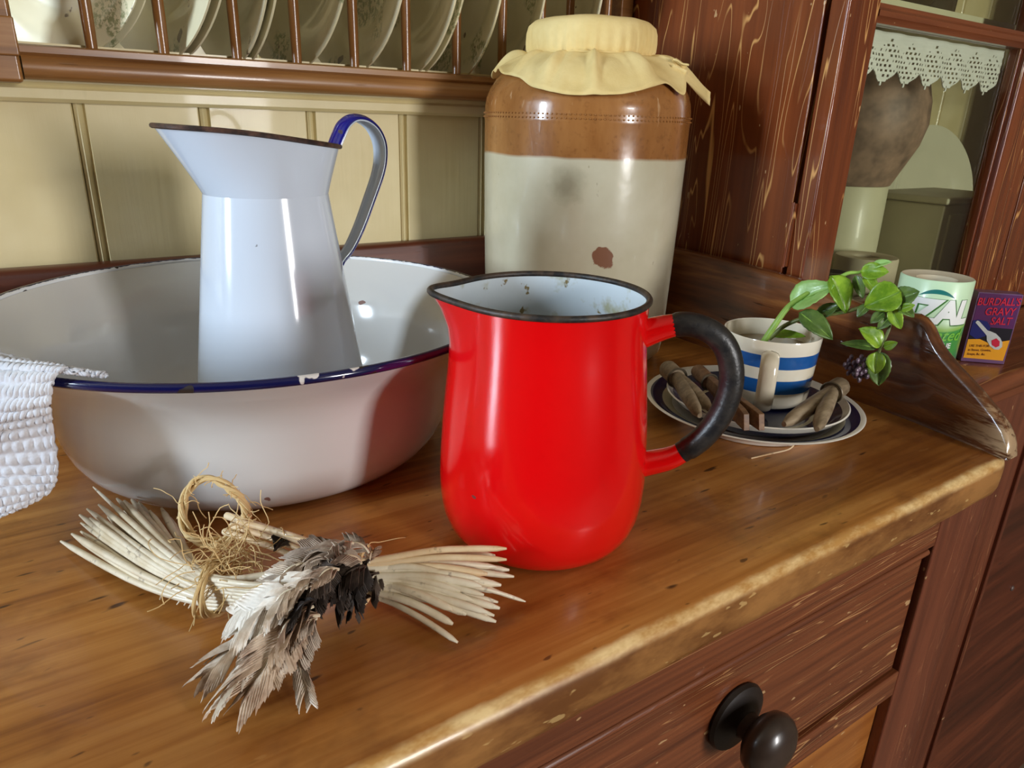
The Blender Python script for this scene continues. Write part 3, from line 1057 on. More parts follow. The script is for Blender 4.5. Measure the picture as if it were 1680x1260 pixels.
# lace edging hung inside the glass
NU, NV = 273, 42
lx0, lx1, lz1, lz0 = 0.7335, 1.062, 0.3515, 0.2990
lv, lf, idx = [], [], {}
ly = CY + 0.026


def lace_vert(i, j):
    if (i, j) not in idx:
        idx[(i, j)] = len(lv)
        x = lx0 + (lx1 - lx0) * i / NU
        z = lz1 - (lz1 - lz0) * j / NV
        lv.append(Vector((x, ly + 0.0014 * math.sin(i * 0.16) + 0.0004 * math.sin(j * 0.9), z)))
    return idx[(i, j)]


per = 39
for i in range(NU):
    ph = (i % per) / per
    tri = abs(ph - 0.40) / (0.40 if ph < 0.40 else 0.60)
    lim = NV - 13 * tri ** 0.9
    if abs(ph - 0.40) < 0.035:
        lim = NV + 0.0
    elif tri < 0.25:
        lim = NV - 3.5
    for j in range(NV):
        if j + 0.5 > lim:
            continue
        dtop = 4 + 13 * abs(ph - 0.5) * 2
        a_, b_ = i % 3, j % 3
        k_ = (i // 3 + 2 * (j // 3))
        if j > dtop and j < lim - 2 and (i + 3 * ((j // 4) % 2)) % 6 in (1, 2, 3) and j % 4 in (1, 2) and (i // 6 * 7 + j // 4 * 3) % 5 != 0:
            continue
        lf.append((lace_vert(i, j), lace_vert(i + 1, j), lace_vert(i + 1, j + 1), lace_vert(i, j + 1)))
lace = MB().add(lv, lf).build('lace_edging', 'lace', None, False, solid=0.0012)
tag(lace, 'white pointed crochet lace edging hung behind the cupboard glass', 'lace')

# things behind the glass
ur = thing('stoneware_urn', 'brown and cream stoneware urn behind the cupboard glass, under the lace', 'urn', (0.965, 0.60, 0.018))
MB().lathe((0.965, 0.60, 0), [(0.0001, 0.0185), (0.052, 0.0185), (0.056, 0.024), (0.057, 0.10), (0.056, 0.178), (0.052, 0.184)], 40).build('foot', 'khaki', ur)
MB().lathe((0.965, 0.60, 0), [(0.052, 0.180), (0.057, 0.182), (0.068, 0.205), (0.082, 0.235), (0.088, 0.262), (0.086, 0.29), (0.078, 0.318), (0.064, 0.335), (0.0001, 0.338)], 40).build('body', 'urn', ur)
bb_ = thing('reflection_box', 'cream lidded box made up to stand for a reflection in the cupboard glass', 'bread bin', (1.14, 0.56, 0.018))  # made-up box, modelled in place of a room reflection in the glass
bxo('body', 'khaki', bb_, 1.062, 1.25, 0.504, 0.618, 0.0185, 0.158, 0.003)
bxo('lid', 'khaki', bb_, 1.058, 1.254, 0.500, 0.622, 0.1585, 0.168, 0.003)
bxo('end_panel', 'khaki', bb_, 1.078, 1.22, 0.5015, 0.506, 0.045, 0.145, 0.002)
rr = MB()
rr.lathe((0.903, 0.512, 0), [(0.016, 0.0188), (0.0380, 0.0188), (0.0385, 0.022), (0.0385, 0.096), (0.0375, 0.0985), (0.018, 0.0985), (0.016, 0.097), (0.016, 0.0188)], 40)
tag(rr.build('paper_roll', 'roll_paper', None), 'plain cream paper roll behind the glass, left of the green wrapped roll', 'paper roll')
for k, (px, r, h, lab) in enumerate(((0.823, 0.024, 0.086, 'small dark olive pot behind the glass at the foot of the door stile'), (0.848, 0.018, 0.080, 'small dark pot behind the glass between the stile and the cream roll'))):
    y = 0.505 + 0.04 * k
    p = MB().lathe((px, y, 0), [(0.0001, 0.0185), (r * 0.75, 0.0185), (r, 0.035), (r * 1.05, h * 0.6), (r * 0.8, h * 0.88), (r * 0.7, h), (r * 0.62, h), (r * 0.7, h * 0.86), (0.0001, h * 0.6)], 28).build('small_pot', 'dark_pot')
    tag(p, lab, 'pot')
pp = thing('dinner_plate', 'large cream plate propped upright at the back of the glazed cupboard', 'plate', (1.44, 0.70, 0.018))
pd = plate_data.copy()
pd.materials[0] = MAT['plate_plain']
o = bpy.data.objects.new('plate_disc', pd)
COL.objects.link(o)
o.parent = pp
rot = Matrix.Rotation(math.radians(82), 3, 'Z') @ Matrix.Rotation(math.radians(12), 3, 'Y')
o.matrix_local = Matrix.Translation(rot @ Vector((0, 0, 0.127))) @ rot.to_4x4()
bw = thing('pottery_bowl', 'dark brown bowl on the cupboard shelf above the lace', 'bowl', (1.00, 0.60, 0.392))
MB().lathe((1.00, 0.60, 0), [(0.0001, 0.3925), (0.03, 0.3925), (0.032, 0.398), (0.055, 0.42), (0.07, 0.45), (0.066, 0.45), (0.052, 0.423), (0.0001, 0.403)], 40).build('bowl_body', 'dark_pot', bw)
mg = thing('cream_beaker', 'cream beaker on the cupboard shelf beside the dark bowl', 'beaker', (1.10, 0.60, 0.392))
MB().lathe((1.10, 0.60, 0), [(0.0001, 0.3925), (0.024, 0.3925), (0.026, 0.396), (0.028, 0.46), (0.026, 0.46), (0.0245, 0.40), (0.0001, 0.398)], 32).build('beaker_body', 'mug_white', mg)

# ================================================================ stoneware jar with a tied cloth cover
JC = Vector((0.5100, 0.6269, 0))
jar = thing('stoneware_jar', 'tall stoneware jar, brown shoulder over cream body, with a tied cloth cover', 'jar', JC)
jp = [(0.0001, 0.001), (0.090, 0.001), (0.099, 0.003), (0.104, 0.009), (0.1055, 0.018), (0.1065, 0.05), (0.108, 0.10), (0.1095, 0.16), (0.1105, 0.22), (0.1106, 0.252),
      (0.1112, 0.2545), (0.1106, 0.2565), (0.1112, 0.2585), (0.1106, 0.2605), (0.1104, 0.266), (0.1090, 0.274), (0.1055, 0.2825), (0.0995, 0.2915), (0.091, 0.300), (0.080, 0.307), (0.070, 0.311), (0.064, 0.314), (0.062, 0.325), (0.0001, 0.325)]
MB().lathe(JC, jp, 96).build('jar_body', 'stoneware', jar, True, sharp=70)
dots = MB()
for zz in (0.2555, 0.2592):
    for k in range(150):
        a = 2 * PI * k / 150
        dots.ellipsoid(JC + Vector((0.1112 * math.cos(a), 0.1112 * math.sin(a), zz)), 0.0011, 0.0011, 0.0009, 6, 4)
db = dots.build('beaded_band', 'stoneware', jar)
db['kind'] = 'stuff'
cap = MB()


def capfn(a, r, z):
    pl = 0.0
    if r > 0.06:
        k = max(0.0, 1 - (z - 0.317) / 0.026)
        pl = 0.0020 * k * math.sin(a * 40 + 1.5 * math.sin(a * 5)) * (0.5 + 0.5 * noise.noise((math.cos(a) * 3, math.sin(a) * 3, 0.7)))
    return r + pl, z + 0.0008 * noise.noise((math.cos(a) * r * 40, math.sin(a) * r * 40, 2))


cap.lathe(JC, [(0.0001, 0.3505), (0.03, 0.3505), (0.052, 0.3498), (0.061, 0.3475), (0.0665, 0.343), (0.0682, 0.337), (0.0684, 0.329), (0.0678, 0.322), (0.0660, 0.3175), (0.0645, 0.3155)], 220, fn=capfn)
cv = cap.build('cloth_cover', 'jar_cloth', jar, True, sharp=180)
MB().tube([JC + Vector((0.0662 * math.cos(2 * PI * k / 60), 0.0662 * math.sin(2 * PI * k / 60), 0.3163)) for k in range(60)], 0.0010, 6, True).build('tie_string', 'jar_cloth', cv)
# skirt of the cloth below the tie: (azimuth seen from the camera side, radius, height) all the way round
CAZ = math.atan2(-JC.y, -JC.x)       # towards the camera
SK = [(-180, 0.092, 0.297), (-150, 0.094, 0.300), (-125, 0.098, 0.303), (-105, 0.104, 0.296), (-96, 0.108, 0.2935), (-88, 0.103, 0.302), (-80, 0.100, 0.297), (-72, 0.099, 0.3035), (-62, 0.101, 0.296),
      (-52, 0.1015, 0.294), (-40, 0.104, 0.291), (-28, 0.1115, 0.2815), (-15, 0.1145, 0.2765), (0, 0.1150, 0.2755), (14, 0.1142, 0.2775), (26, 0.1125, 0.2815), (36, 0.1105, 0.2860), (46, 0.1070, 0.291),
      (53, 0.1145, 0.2790), (58, 0.1145, 0.2800), (64, 0.1060, 0.2975), (76, 0.104, 0.303), (90, 0.1010, 0.305), (110, 0.096, 0.301), (135, 0.093, 0.304), (160, 0.091, 0.299), (180, 0.092, 0.297)]
sk = MB()
rows = []
for i in range(15):
    s = i / 14
    row = []
    for k in range(288):
        deg = -180 + 360 * k / 288
        # smooth neighbour interpolation
        re = sum(interp([(q[0], q[1]) for q in SK], deg + d) for d in (-3, 0, 3)) / 3
        ze = sum(interp([(q[0], q[2]) for q in SK], deg + d) for d in (-3, 0, 3)) / 3
        a = CAZ + math.radians(deg)
        r = 0.0655 + (re - 0.0655) * s
        z = 0.3162 + (ze - 0.3162) * (s ** 1.25)
        fold = math.sin(math.radians(deg) * 13 + 2.0 * math.sin(math.radians(deg) * 3))
        z += (0.0030 + 0.0016 * noise.noise((deg * 0.03, 2.0, 0.0))) * fold * math.sin(PI * min(1, s * 1.05)) ** 0.8 + 0.0012 * noise.noise((deg * 0.09, s * 3, 1.0)) * s
        # keep the cloth on the jar's shoulder
        zs = interp([(0.062, 0.3145), (0.070, 0.3112), (0.080, 0.3072), (0.091, 0.3003), (0.0995, 0.2918), (0.1055, 0.2830), (0.109, 0.2745), (0.1105, 0.266), (0.1107, 0.24)], r)
        if r < 0.1105:
            z = max(z, zs + 0.0016)
        f2 = math.sin(math.radians(deg) * 11 + 1.4 * math.sin(math.radians(deg) * 2 + 1)) + 0.6 * math.sin(math.radians(deg) * 23 + 2 * math.sin(math.radians(deg) * 5))
        z += 0.0042 * max(0.0, f2) ** 1.3 * math.sin(PI * min(1, s * 0.95 + 0.03)) ** 0.8
        row.append(JC + Vector((r * math.cos(a), r * math.sin(a), z)))
    rows.append(row)
sk.grid(rows, False, True)
sk.build('cloth_skirt', 'jar_cloth', cv, True, sharp=180, solid=0.0009)
# loose rolled tail of the cloth at the right
A0 = CAZ + math.radians(82)
def jp_(rad, ang, z):
    return JC + Vector((rad * math.cos(ang), rad * math.sin(ang), z))


tl = MB()
rows = []
P0, P1, P2 = jp_(0.090, A0 - 0.10, 0.3090), jp_(0.106, A0 + 0.05, 0.298), jp_(0.128, A0 - 0.02, 0.2795)
wd = Vector((math.cos(CAZ), math.sin(CAZ), 0)) * 0.5 + Vector((0, 0, -0.85))
for i in range(13):
    s = i / 12
    c = P0.lerp(P1, s) if s < 0.4 else None
    c = (P0 * (1 - s) ** 2 + P1 * 2 * s * (1 - s) + P2 * s * s)
    row = []
    for k in range(7):
        q = k / 6 - 0.5
        row.append(c + wd * (0.017 - 0.002 * s) * q + Vector((0, 0, 0.0015 * math.sin(k * 2.2 + s * 5))))
    rows.append(row)
tl.grid(rows)
tl.build('cloth_tail', 'jar_cloth', cv, True, sharp=180, solid=0.001)
rl = MB()
R0, R1 = jp_(0.090, A0 - 0.30, 0.3085), jp_(0.1035, A0 - 0.22, 0.3035)
ax = (R1 - R0).normalized()
s1 = ax.cross(Vector((0, 0, 1))).normalized()
s2 = ax.cross(s1)
rl.grid([[R0.lerp(R1, i / 8) + (s1 * math.cos(b) + s2 * math.sin(b)) * (0.0055 + 0.0006 * math.sin(i)) for b in [2 * PI * k / 18 * 0.92 for k in range(18)]] for i in range(9)])
rl.build('cloth_roll', 'jar_cloth', cv, True, sharp=180, solid=0.001)

jar.scale = (0.98, 0.98, 0.994)

# ================================================================ enamel basin
BC = Vector((0.1332, 0.5496, 0))
basin = thing('enamel_basin', 'large white enamel basin with a chipped navy rim', 'basin', BC)
bp_out = [(0.0001, 0.0008), (0.108, 0.0008), (0.117, 0.0013), (0.1245, 0.0030), (0.1310, 0.0065), (0.1365, 0.0120), (0.1412, 0.0200), (0.1448, 0.030), (0.1476, 0.041), (0.1504, 0.055), (0.1530, 0.068),
          (0.1568, 0.079), (0.1640, 0.0895), (0.1735, 0.0995), (0.1825, 0.1075), (0.1880, 0.1130)]
bp_in = [(r - 0.0018 if r > 0.1 else max(r - 0.001, 0.0001), z + (0.0018 if r < 0.11 else 0.0008)) for r, z in bp_out]
MB().lathe(BC, bp_out, 128).build('basin_wall', 'basin_enamel', basin, True, sharp=180)
MB().lathe(BC, bp_in, 128).build('basin_lining', 'basin_enamel', basin, True, sharp=180)
MB().tube([BC + Vector((0.1893 * math.cos(2 * PI * k / 160), 0.1893 * math.sin(2 * PI * k / 160), 0.1142)) for k in range(160)], 0.0028, 12, True).build('basin_rim', 'basin_rim', basin)

# ================================================================ white pitcher standing in the basin
WC = Vector((0.143, 0.533, 0))
wp = thing('enamel_pitcher', 'tall white enamel pitcher with a blue handle standing in the basin', 'pitcher', (WC.x, WC.y, 0.0035))
_lat = Vector((WC.y, -WC.x, 0)).normalized()
_rad = Vector((WC.x, WC.y, 0)).normalized()
HD = (_lat * math.cos(0.42) + _rad * math.sin(0.42)).normalized()      # handle direction
SA = math.atan2(-HD.y, -HD.x)                                          # spout azimuth


def wtop(a):
    c = math.cos(a - SA)
    r = 0.0475 + (0.0225 * c ** 3 if c > 0 else 0.0065 * c * c)
    return r, 0.2345 + 0.0062 * c


def wcollar(z_waist, inset):
    rows = []
    for i in range(13):
        s = i / 12
        row = []
        for k in range(96):
            a = 2 * PI * k / 96
            rt_, zt = wtop(a)
            r = 0.0432 + (rt_ - 0.0432) * (s ** 1.05) - inset
            z = z_waist + (zt - z_waist) * s
            row.append(WC + Vector((r * math.cos(a), r * math.sin(a), z)))
        rows.append(row)
    return rows


ZF = 0.0035
wprof = [(0.0001, ZF), (0.066, ZF), (0.0685, ZF + 0.0015), (0.0688, ZF + 0.006)] + [(0.0688 - 0.0256 * k / 14, ZF + 0.006 + (0.1965 - ZF - 0.006) * k / 14) for k in range(1, 15)]
MB().lathe(WC, wprof, 96).build('pitcher_body', 'white_enamel', wp, True, sharp=60)
MB().grid(wcollar(0.1965, 0.0), False, True).build('collar', 'white_enamel', wp, True, sharp=60)
MB().grid(wcollar(0.1965, 0.0014), False, True).build('collar_lining', 'white_enamel', wp, True, sharp=60)
MB().lathe(WC, [(0.0418, 0.1965), (0.060, 0.05), (0.066, ZF + 0.003), (0.0001, ZF + 0.003)], 64).build('pitcher_lining', 'white_enamel', wp, True, sharp=60)
rim = []
for k in range(128):
    a = 2 * PI * k / 128
    r, z = wtop(a)
    rim.append(WC + Vector(((r + 0.0002) * math.cos(a), (r + 0.0002) * math.sin(a), z)))
MB().tube(rim, 0.0017, 8, True).build('pitcher_rim', 'rust_rim', wp)
hp = [(0.0505, 0.2290), (0.0555, 0.2385), (0.0605, 0.2462), (0.0690, 0.2512), (0.0800, 0.2505), (0.0900, 0.2440), (0.0960, 0.2335), (0.0972, 0.2215), (0.0945, 0.2075), (0.0860, 0.1880), (0.0745, 0.1640), (0.0645, 0.1480), (0.0560, 0.1390), (0.0525, 0.1290)]
hp = smooth_path([WC + HD * a * 1.03 + Vector((0, 0, z)) for a, z in hp], 60)
wdir = HD.cross(Vector((0, 0, 1))).normalized()
hw = 0.0098


def strap(off, curl, taper=1.0):
    rows = []
    n = len(hp)
    for i, p in enumerate(hp):
        tn = (hp[min(i + 1, n - 1)] - hp[max(i - 1, 0)]).normalized()
        nn = tn.cross(wdir).normalized()
        if nn.dot(p - (WC + HD * 0.07 + Vector((0, 0, 0.20)))) < 0:
            nn = -nn
        w = hw * (1 - 0.32 * min(1, max(0, (i / (n - 1) - 0.45) / 0.5))) * taper
        row = []
        for k in range(9):
            q = k / 4 - 1
            row.append(p + wdir * w * q + nn * (off - curl * q * q))
        rows.append(row)
    return rows


MB().grid(strap(0.0, 0.0034)).build('handle', 'blue_enamel', wp, True, sharp=180, solid=0.0006)
hl = MB().grid(strap(-0.0012, 0.0034, 0.93)).build('handle_lining', 'white_enamel', wp, True, sharp=180, solid=0.0008)

# ================================================================ red enamel jug
RCN = Vector((0.2428, 0.3212, 0))
rj = thing('enamel_jug', 'bright red enamel jug with a black handle at the front of the dresser', 'jug', RCN)
RSA = math.radians(152)


def redfn(inset):
    def f(a, r, z):
        d = math.atan2(math.sin(a - RSA), math.cos(a - RSA))
        k = max(0.0, (z - 0.122) / 0.035)
        r2 = r + 0.0105 * k ** 2.2 * math.exp(-(d / 0.30) ** 2) + 0.0025 * k * math.exp(-(d / 0.7) ** 2)
        return r2 - inset, z + (0.0015 * k * math.exp(-(d / 0.3) ** 2))
    return f


rprof = [(0.0001, 0.0005), (0.046, 0.0005), (0.0505, 0.0015), (0.0555, 0.0055), (0.0595, 0.0115), (0.0624, 0.0195), (0.0640, 0.030), (0.0646, 0.043), (0.0640, 0.060), (0.0628, 0.078), (0.0612, 0.096),
         (0.0594, 0.114), (0.0580, 0.128), (0.0571, 0.1375), (0.0568, 0.148), (0.0570, 0.1565)]
MB().lathe(RCN, rprof, 128, fn=redfn(0)).build('jug_body', 'red_enamel', rj, True, sharp=180)
MB().lathe(RCN, [(0.0001, 0.003)] + [(r, max(z, 0.003)) for r, z in rprof[1:]], 128, fn=redfn(0.0013)).build('jug_lining', 'jug_lining', rj, True, sharp=180)
rr_ = []
for k in range(160):
    a = 2 * PI * k / 160
    r, z = redfn(0)(a, 0.0568, 0.1568)
    rr_.append(RCN + Vector((r * math.cos(a), r * math.sin(a), z)))
MB().tube(rr_, 0.0019, 10, True).build('jug_rim', 'black_rim', rj)
rdir = Vector((math.cos(RSA + PI + math.radians(-14)), math.sin(RSA + PI + math.radians(-14)), 0))
hpts = [(0.0550, 0.1365), (0.0672, 0.1415), (0.0800, 0.1440), (0.0930, 0.1405), (0.1025, 0.1315), (0.1075, 0.1180), (0.1080, 0.1040), (0.1045, 0.0890), (0.0965, 0.0745), (0.0860, 0.0640), (0.0770, 0.0580), (0.0625, 0.0530)]
full = smooth_path([RCN + rdir * a + Vector((0, 0, z)) for a, z in hpts], 88)
MB().tube(full[9:74], [0.0072 if 2 < i < 62 else 0.0066 for i in range(65)], 18).build('handle_grip', 'black_grip', rj)
MB().tube(full[0:12], [0.0085 - 0.00017 * i for i in range(12)], 16).build('handle_stub', 'red_enamel', rj)
MB().tube(full[71:89], [0.0062 + 0.00012 * i for i in range(18)], 16).build('handle_stub', 'red_enamel', rj)

# ================================================================ two banded plates, mug, pegs, mint
def banded(name, bands, seg_r):
    m = M(name, 0.13, 0.5)
    x = m.xyz()
    r = m.math('SQRT', m.math('ADD', m.math('MULTIPLY', x[0], x[0]), m.math('MULTIPLY', x[1], x[1])))
    r = m.math('DIVIDE', r, seg_r)
    nd = m.n('ValToRGB')
    nd.color_ramp.interpolation = 'CONSTANT'
    e = nd.color_ramp.elements
    while len(e) < len(bands):
        e.new(0.5)
    for el, (p, c) in zip(e, bands):
        el.position = p / seg_r
        el.color = c
    m.link(r, nd.inputs[0])
    m.color(nd.outputs[0])
    return m.m


CHW, NAV, GRY = S(246, 242, 230), S(20, 27, 70), S(198, 190, 160)
MAT['plate_bands'] = banded('navy_banded_china', [(0.0, CHW), (0.070, GRY), (0.0795, NAV), (0.0905, CHW)], 0.12)
MAT['saucer_bands'] = banded('navy_banded_saucer', [(0.0, NAV), (0.048, GRY), (0.052, NAV), (0.0735, CHW)], 0.12)
PC = Vector((0.5185, 0.3741, 0))
pl = MB().lathe(PC, [(0.0001, 0.003), (0.05, 0.003), (0.058, 0.0005), (0.062, 0.0005), (0.064, 0.004), (0.080, 0.0115), (0.0945, 0.0172), (0.0955, 0.0182), (0.0945, 0.0190), (0.080, 0.0135), (0.066, 0.0072), (0.055, 0.0055), (0.0001, 0.0055)], 96)
tag(pl.build('plate', 'plate_bands', None, True, sharp=60, loc=PC), 'cream plate with navy bands lying on the dresser under the saucer', 'plate')
SC = Vector((0.5215, 0.3730, 0))
sl = MB().lathe(SC, [(0.0001, 0.0085), (0.054, 0.0085), (0.056, 0.0075), (0.061, 0.0075), (0.063, 0.0092), (0.0705, 0.0140), (0.0785, 0.0225), (0.0797, 0.0236), (0.0785, 0.0244), (0.0690, 0.0150), (0.064, 0.0122), (0.050, 0.0110), (0.0001, 0.0110)], 96)
tag(sl.build('saucer', 'saucer_bands', None, True, sharp=60, loc=SC), 'navy banded saucer under the striped mug', 'saucer')

MC = Vector((0.5480, 0.3845, 0.0))
MZ = 0.0125


def mug_mat():
    m = M('blue_striped_glaze', 0.13, 0.5)
    z = m.math('ADD', m.xyz()[2], m.math('MULTIPLY', m.math('SUBTRACT', m.noise(60, 2, 0.5), 0.5), 0.0006))
    b1 = m.math('MULTIPLY', m.step(z, 0.0165, 0.0168), m.step(z, 0.0296, 0.0293))
    b2 = m.math('MULTIPLY', m.step(z, 0.0402, 0.0405), m.step(z, 0.0524, 0.0521))
    w = m.mix(m.step(m.noise(20, 3, 0.6), 0.4, 0.7), S(244, 238, 220), S(230, 216, 186))
    m.color(m.mix(m.math('ADD', b1, b2), w, m.mix(m.noise(90, 3, 0.6), S(26, 84, 156), S(40, 104, 178))))
    return m.m


MAT['mug_stripes'] = mug_mat()
mug = thing('striped_mug', 'cream mug with blue stripes standing on the saucer', 'mug', (MC.x, MC.y, MZ))
MB().lathe(MC, [(0.0001, MZ + 0.0015), (0.028, MZ + 0.0015), (0.031, MZ), (0.0335, MZ), (0.0365, MZ + 0.002), (0.0392, MZ + 0.007), (0.0405, MZ + 0.022), (0.0416, MZ + 0.040), (0.0424, MZ + 0.055), (0.0432, MZ + 0.0640), (0.0428, MZ + 0.0652), (0.0415, MZ + 0.0645)], 80).build('mug_body', 'mug_stripes', mug, True, sharp=60)
MB().lathe(MC, [(0.0415, MZ + 0.0645), (0.0405, MZ + 0.055), (0.0385, MZ + 0.03), (0.035, MZ + 0.008), (0.0001, MZ + 0.006)], 64).build('mug_lining', 'mug_white', mug)
MB().lathe(MC, [(0.0001, MZ + 0.050), (0.0392, MZ + 0.050)], 48).build('water', 'water', mug)
mdir = Vector((-0.80, -0.60, 0)).normalized()
mh = smooth_path([MC + mdir * a + Vector((0, 0, MZ + z)) for a, z in ((0.039, 0.0525), (0.048, 0.0530), (0.0565, 0.0495), (0.0600, 0.0400), (0.0600, 0.0270), (0.0575, 0.0150), (0.0500, 0.0080), (0.036, 0.0075))], 36)
MB().tube(mh, 0.0078, 14, updir=mdir, flat=0.62).build('mug_handle', 'mug_white', mug)


def peg(name, lab, head, band, tips, mat, r_head=0.0075, thick=0.005, wid=0.0065, flat_end=False):
    t = thing(name, lab, 'peg', head - Vector((0, 0, r_head)), 'wooden pegs on the saucer')
    ax = (band - head).normalized()
    MB().tube([head - ax * 0.004, head - ax * 0.003, head, head + ax * 0.006, band], [r_head * 0.55, r_head * 0.85, r_head, r_head, r_head * 0.95], 14).build('head', mat, t)
    for tip in tips:
        mid = band.lerp(tip, 0.55)
        pth = [band - ax * 0.002, band.lerp(tip, 0.25), mid, band.lerp(tip, 0.85), tip]
        side = ax.cross(Vector((0, 0, 1))).normalized()
        if flat_end:
            rows = []
            for q_, p_ in enumerate(pth):
                hz = Vector((0, 0, wid * (0.55, 0.62, 0.68, 0.70, 0.62)[q_]))
                hs = side * 0.0026
                cut = ax * (0.004 if q_ == 4 else 0.0)
                rows.append([p_ - hs - hz, p_ + hs - hz, p_ + hs + hz - cut, p_ - hs + hz - cut])
            lb = MB().grid(rows, False, True)
            lb.f += [(3, 2, 1, 0), (16, 17, 18, 19)]
            lb.build('leg', mat, t, True, 0.0006)
        else:
            MB().tube(pth, [thick, thick * 1.15, thick * 1.15, thick * 0.9, thick * 0.35], 12, flat=0.85, updir=side).build('leg', mat, t)
    c = band
    s1 = ax.orthogonal().normalized()
    s2 = ax.cross(s1)
    MB().tube([c + (s1 * math.cos(2 * PI * k / 20) + s2 * math.sin(2 * PI * k / 20)) * r_head * 1.02 for k in range(20)], 0.0011, 6, True).build('band', 'peg_band', t)


peg('clothes_peg', 'grey wooden peg with a tin band at the left edge of the saucer', at(1096, 606, 0.036), at(1111, 620, 0.035), [at(1148, 682, 0.0325), at(1166, 670, 0.0325)], 'peg', 0.0088, 0.0062)
peg('clothes_peg', 'flat brown wooden peg with square prongs in front of the mug handle', at(1146, 610, 0.038), at(1164, 627, 0.036), [at(1227, 695, 0.0335), at(1252, 695, 0.0335)], 'peg_brown', 0.0072, 0.004, 0.0100, True)
peg('clothes_peg', 'wooden peg with splayed rounded prongs right of the mug', at(1378, 634, 0.037), at(1364, 644, 0.036), [at(1286, 696, 0.0325), at(1340, 704, 0.0325)], 'peg', 0.0088, 0.0066)

# mint
mint = thing('mint_sprig', 'sprig of fresh mint standing in the striped mug', 'plant', (MC.x, MC.y, MZ + 0.045))
_mn = Vector((0.82, 0.57, 0)).normalized()


def mp(px, py, push=0.0):
    """a point in the upright plane through the mug, pushed away from or towards the camera"""
    d = sight(px, py)
    c = Vector((MC.x - 0.008, MC.y - 0.008, 0)) + _mn * push
    tt = _mn.dot(c) / _mn.dot(d)
    return Vector((0, 0, CAMZ)) + d * tt


def leaf(parent, b, tip, width, mat, face=(-0.6, -0.5, 0.6), curl=0.25, seed=0):
    b, tip = Vector(b), Vector(tip)
    ax = tip - b
    L = ax.length
    ax.normalize()
    nn = Vector(face)
    nn = (nn - ax * nn.dot(ax)).normalized()
    sd = ax.cross(nn)
    rows = []
    NI, NJ = 14, 9
    for i in range(NI + 1):
        s = i / NI
        w = width * 0.5 * (math.sin(PI * min(1, s ** 0.72)) ** 0.72 if 0 < s < 1 else 0.0)
        row = []
        for j in range(NJ):
            q = j / (NJ - 1) * 2 - 1
            ser = 1 + (0.06 * math.sin(i * PI * 1.0 + 0.4) if abs(q) > 0.9 else 0)
            vein = 0.012 * width * math.cos((s * 9 - abs(q) * 1.6) * 2 * PI) * (1 - abs(q) * 0.4)
            z = curl * L * (-(s - 0.35) ** 2 * 0.6) + abs(q) * w * 0.34 - (0.05 * width if abs(q) < 0.08 else 0) + vein + 0.06 * width * noise.noise((s * 3 + seed, q * 2, seed * 1.7))
            row.append(b + ax * L * s + sd * q * w * ser + nn * z)
        rows.append(row)
    o = MB().grid(rows).build('leaf', mat, parent, True, sharp=180, solid=0.0005)
    mr = [b + ax * L * s + nn * (curl * L * (-(s - 0.35) ** 2 * 0.6) + 0.0002 - 0.05 * width) for s in [k / 10 for k in range(11)]]
    MB().tube(mr, [0.0007 - 0.00005 * k for k in range(11)], 6).build('midrib', 'stem', o)
    return o


st1 = smooth_path([mp(1252, 562, -0.004), mp(1270, 535, -0.004), mp(1290, 507, 0), mp(1308, 492, 0.004), mp(1338, 474, 0.01), mp(1372, 458, 0.016), mp(1392, 448, 0.018), mp(1412, 446, 0.02), mp(1432, 432, 0.02)], 40)
MB().tube(st1, [0.0030 - 0.0018 * i / 40 for i in range(41)], 10).build('stem', 'stem', mint)
st2 = smooth_path([mp(1262, 556, 0.012), mp(1285, 536, 0.010), mp(1312, 524, 0.008), mp(1345, 518, 0.008), mp(1385, 512, 0.010), mp(1420, 503, 0.010), mp(1448, 506, 0.006), mp(1460, 530, 0.0), mp(1452, 556, -0.003), mp(1443, 575, -0.004), mp(1438, 598, -0.004)], 44)
MB().tube(st2, [0.0021 - 0.0010 * i / 44 for i in range(45)], 10).build('stem', 'stem_dark', mint)
LV = [((1296, 500), (1367, 466), 46, 'leaf_pale', 0.006), ((1364, 452), (1392, 512), 40, 'leaf', 0.008), ((1478, 478), (1418, 502), 46, 'leaf', 0.000), ((1312, 512), (1368, 556), 32, 'leaf_dark', -0.002),
      ((1262, 549), (1322, 551), 17, 'leaf', 0.016), ((1412, 446), (1458, 446), 26, 'leaf', 0.018), ((1418, 452), (1440, 482), 20, 'leaf', 0.016), ((1430, 438), (1462, 428), 16, 'leaf_pale', 0.02),
      ((1404, 452), (1416, 490), 16, 'leaf_dark', 0.02), ((1468, 492), (1508, 478), 30, 'leaf_dark', 0.004), ((1470, 500), (1500, 520), 22, 'leaf_dark', 0.002), ((1462, 505), (1478, 540), 20, 'leaf', -0.002),
      ((1450, 512), (1428, 530), 16, 'leaf_dark', 0.0), ((1446, 566), (1412, 538), 32, 'leaf', -0.006), ((1440, 576), (1442, 634), 34, 'leaf_dark', -0.003), ((1438, 578), (1436, 614), 26, 'leaf', -0.009),
      ((1440, 570), (1380, 562), 16, 'leaf_dark', 0.0), ((1450, 570), (1472, 562), 14, 'leaf', -0.004), ((1340, 520), (1378, 498), 22, 'leaf_dark', 0.012), ((1390, 510), (1352, 506), 18, 'leaf_dark', 0.014),
      ((1458, 522), (1440, 540), 16, 'leaf_dark', -0.002), ((1478, 508), (1500, 500), 14, 'leaf', -0.004), ((1424, 500), (1406, 520), 16, 'leaf_dark', 0.008)]
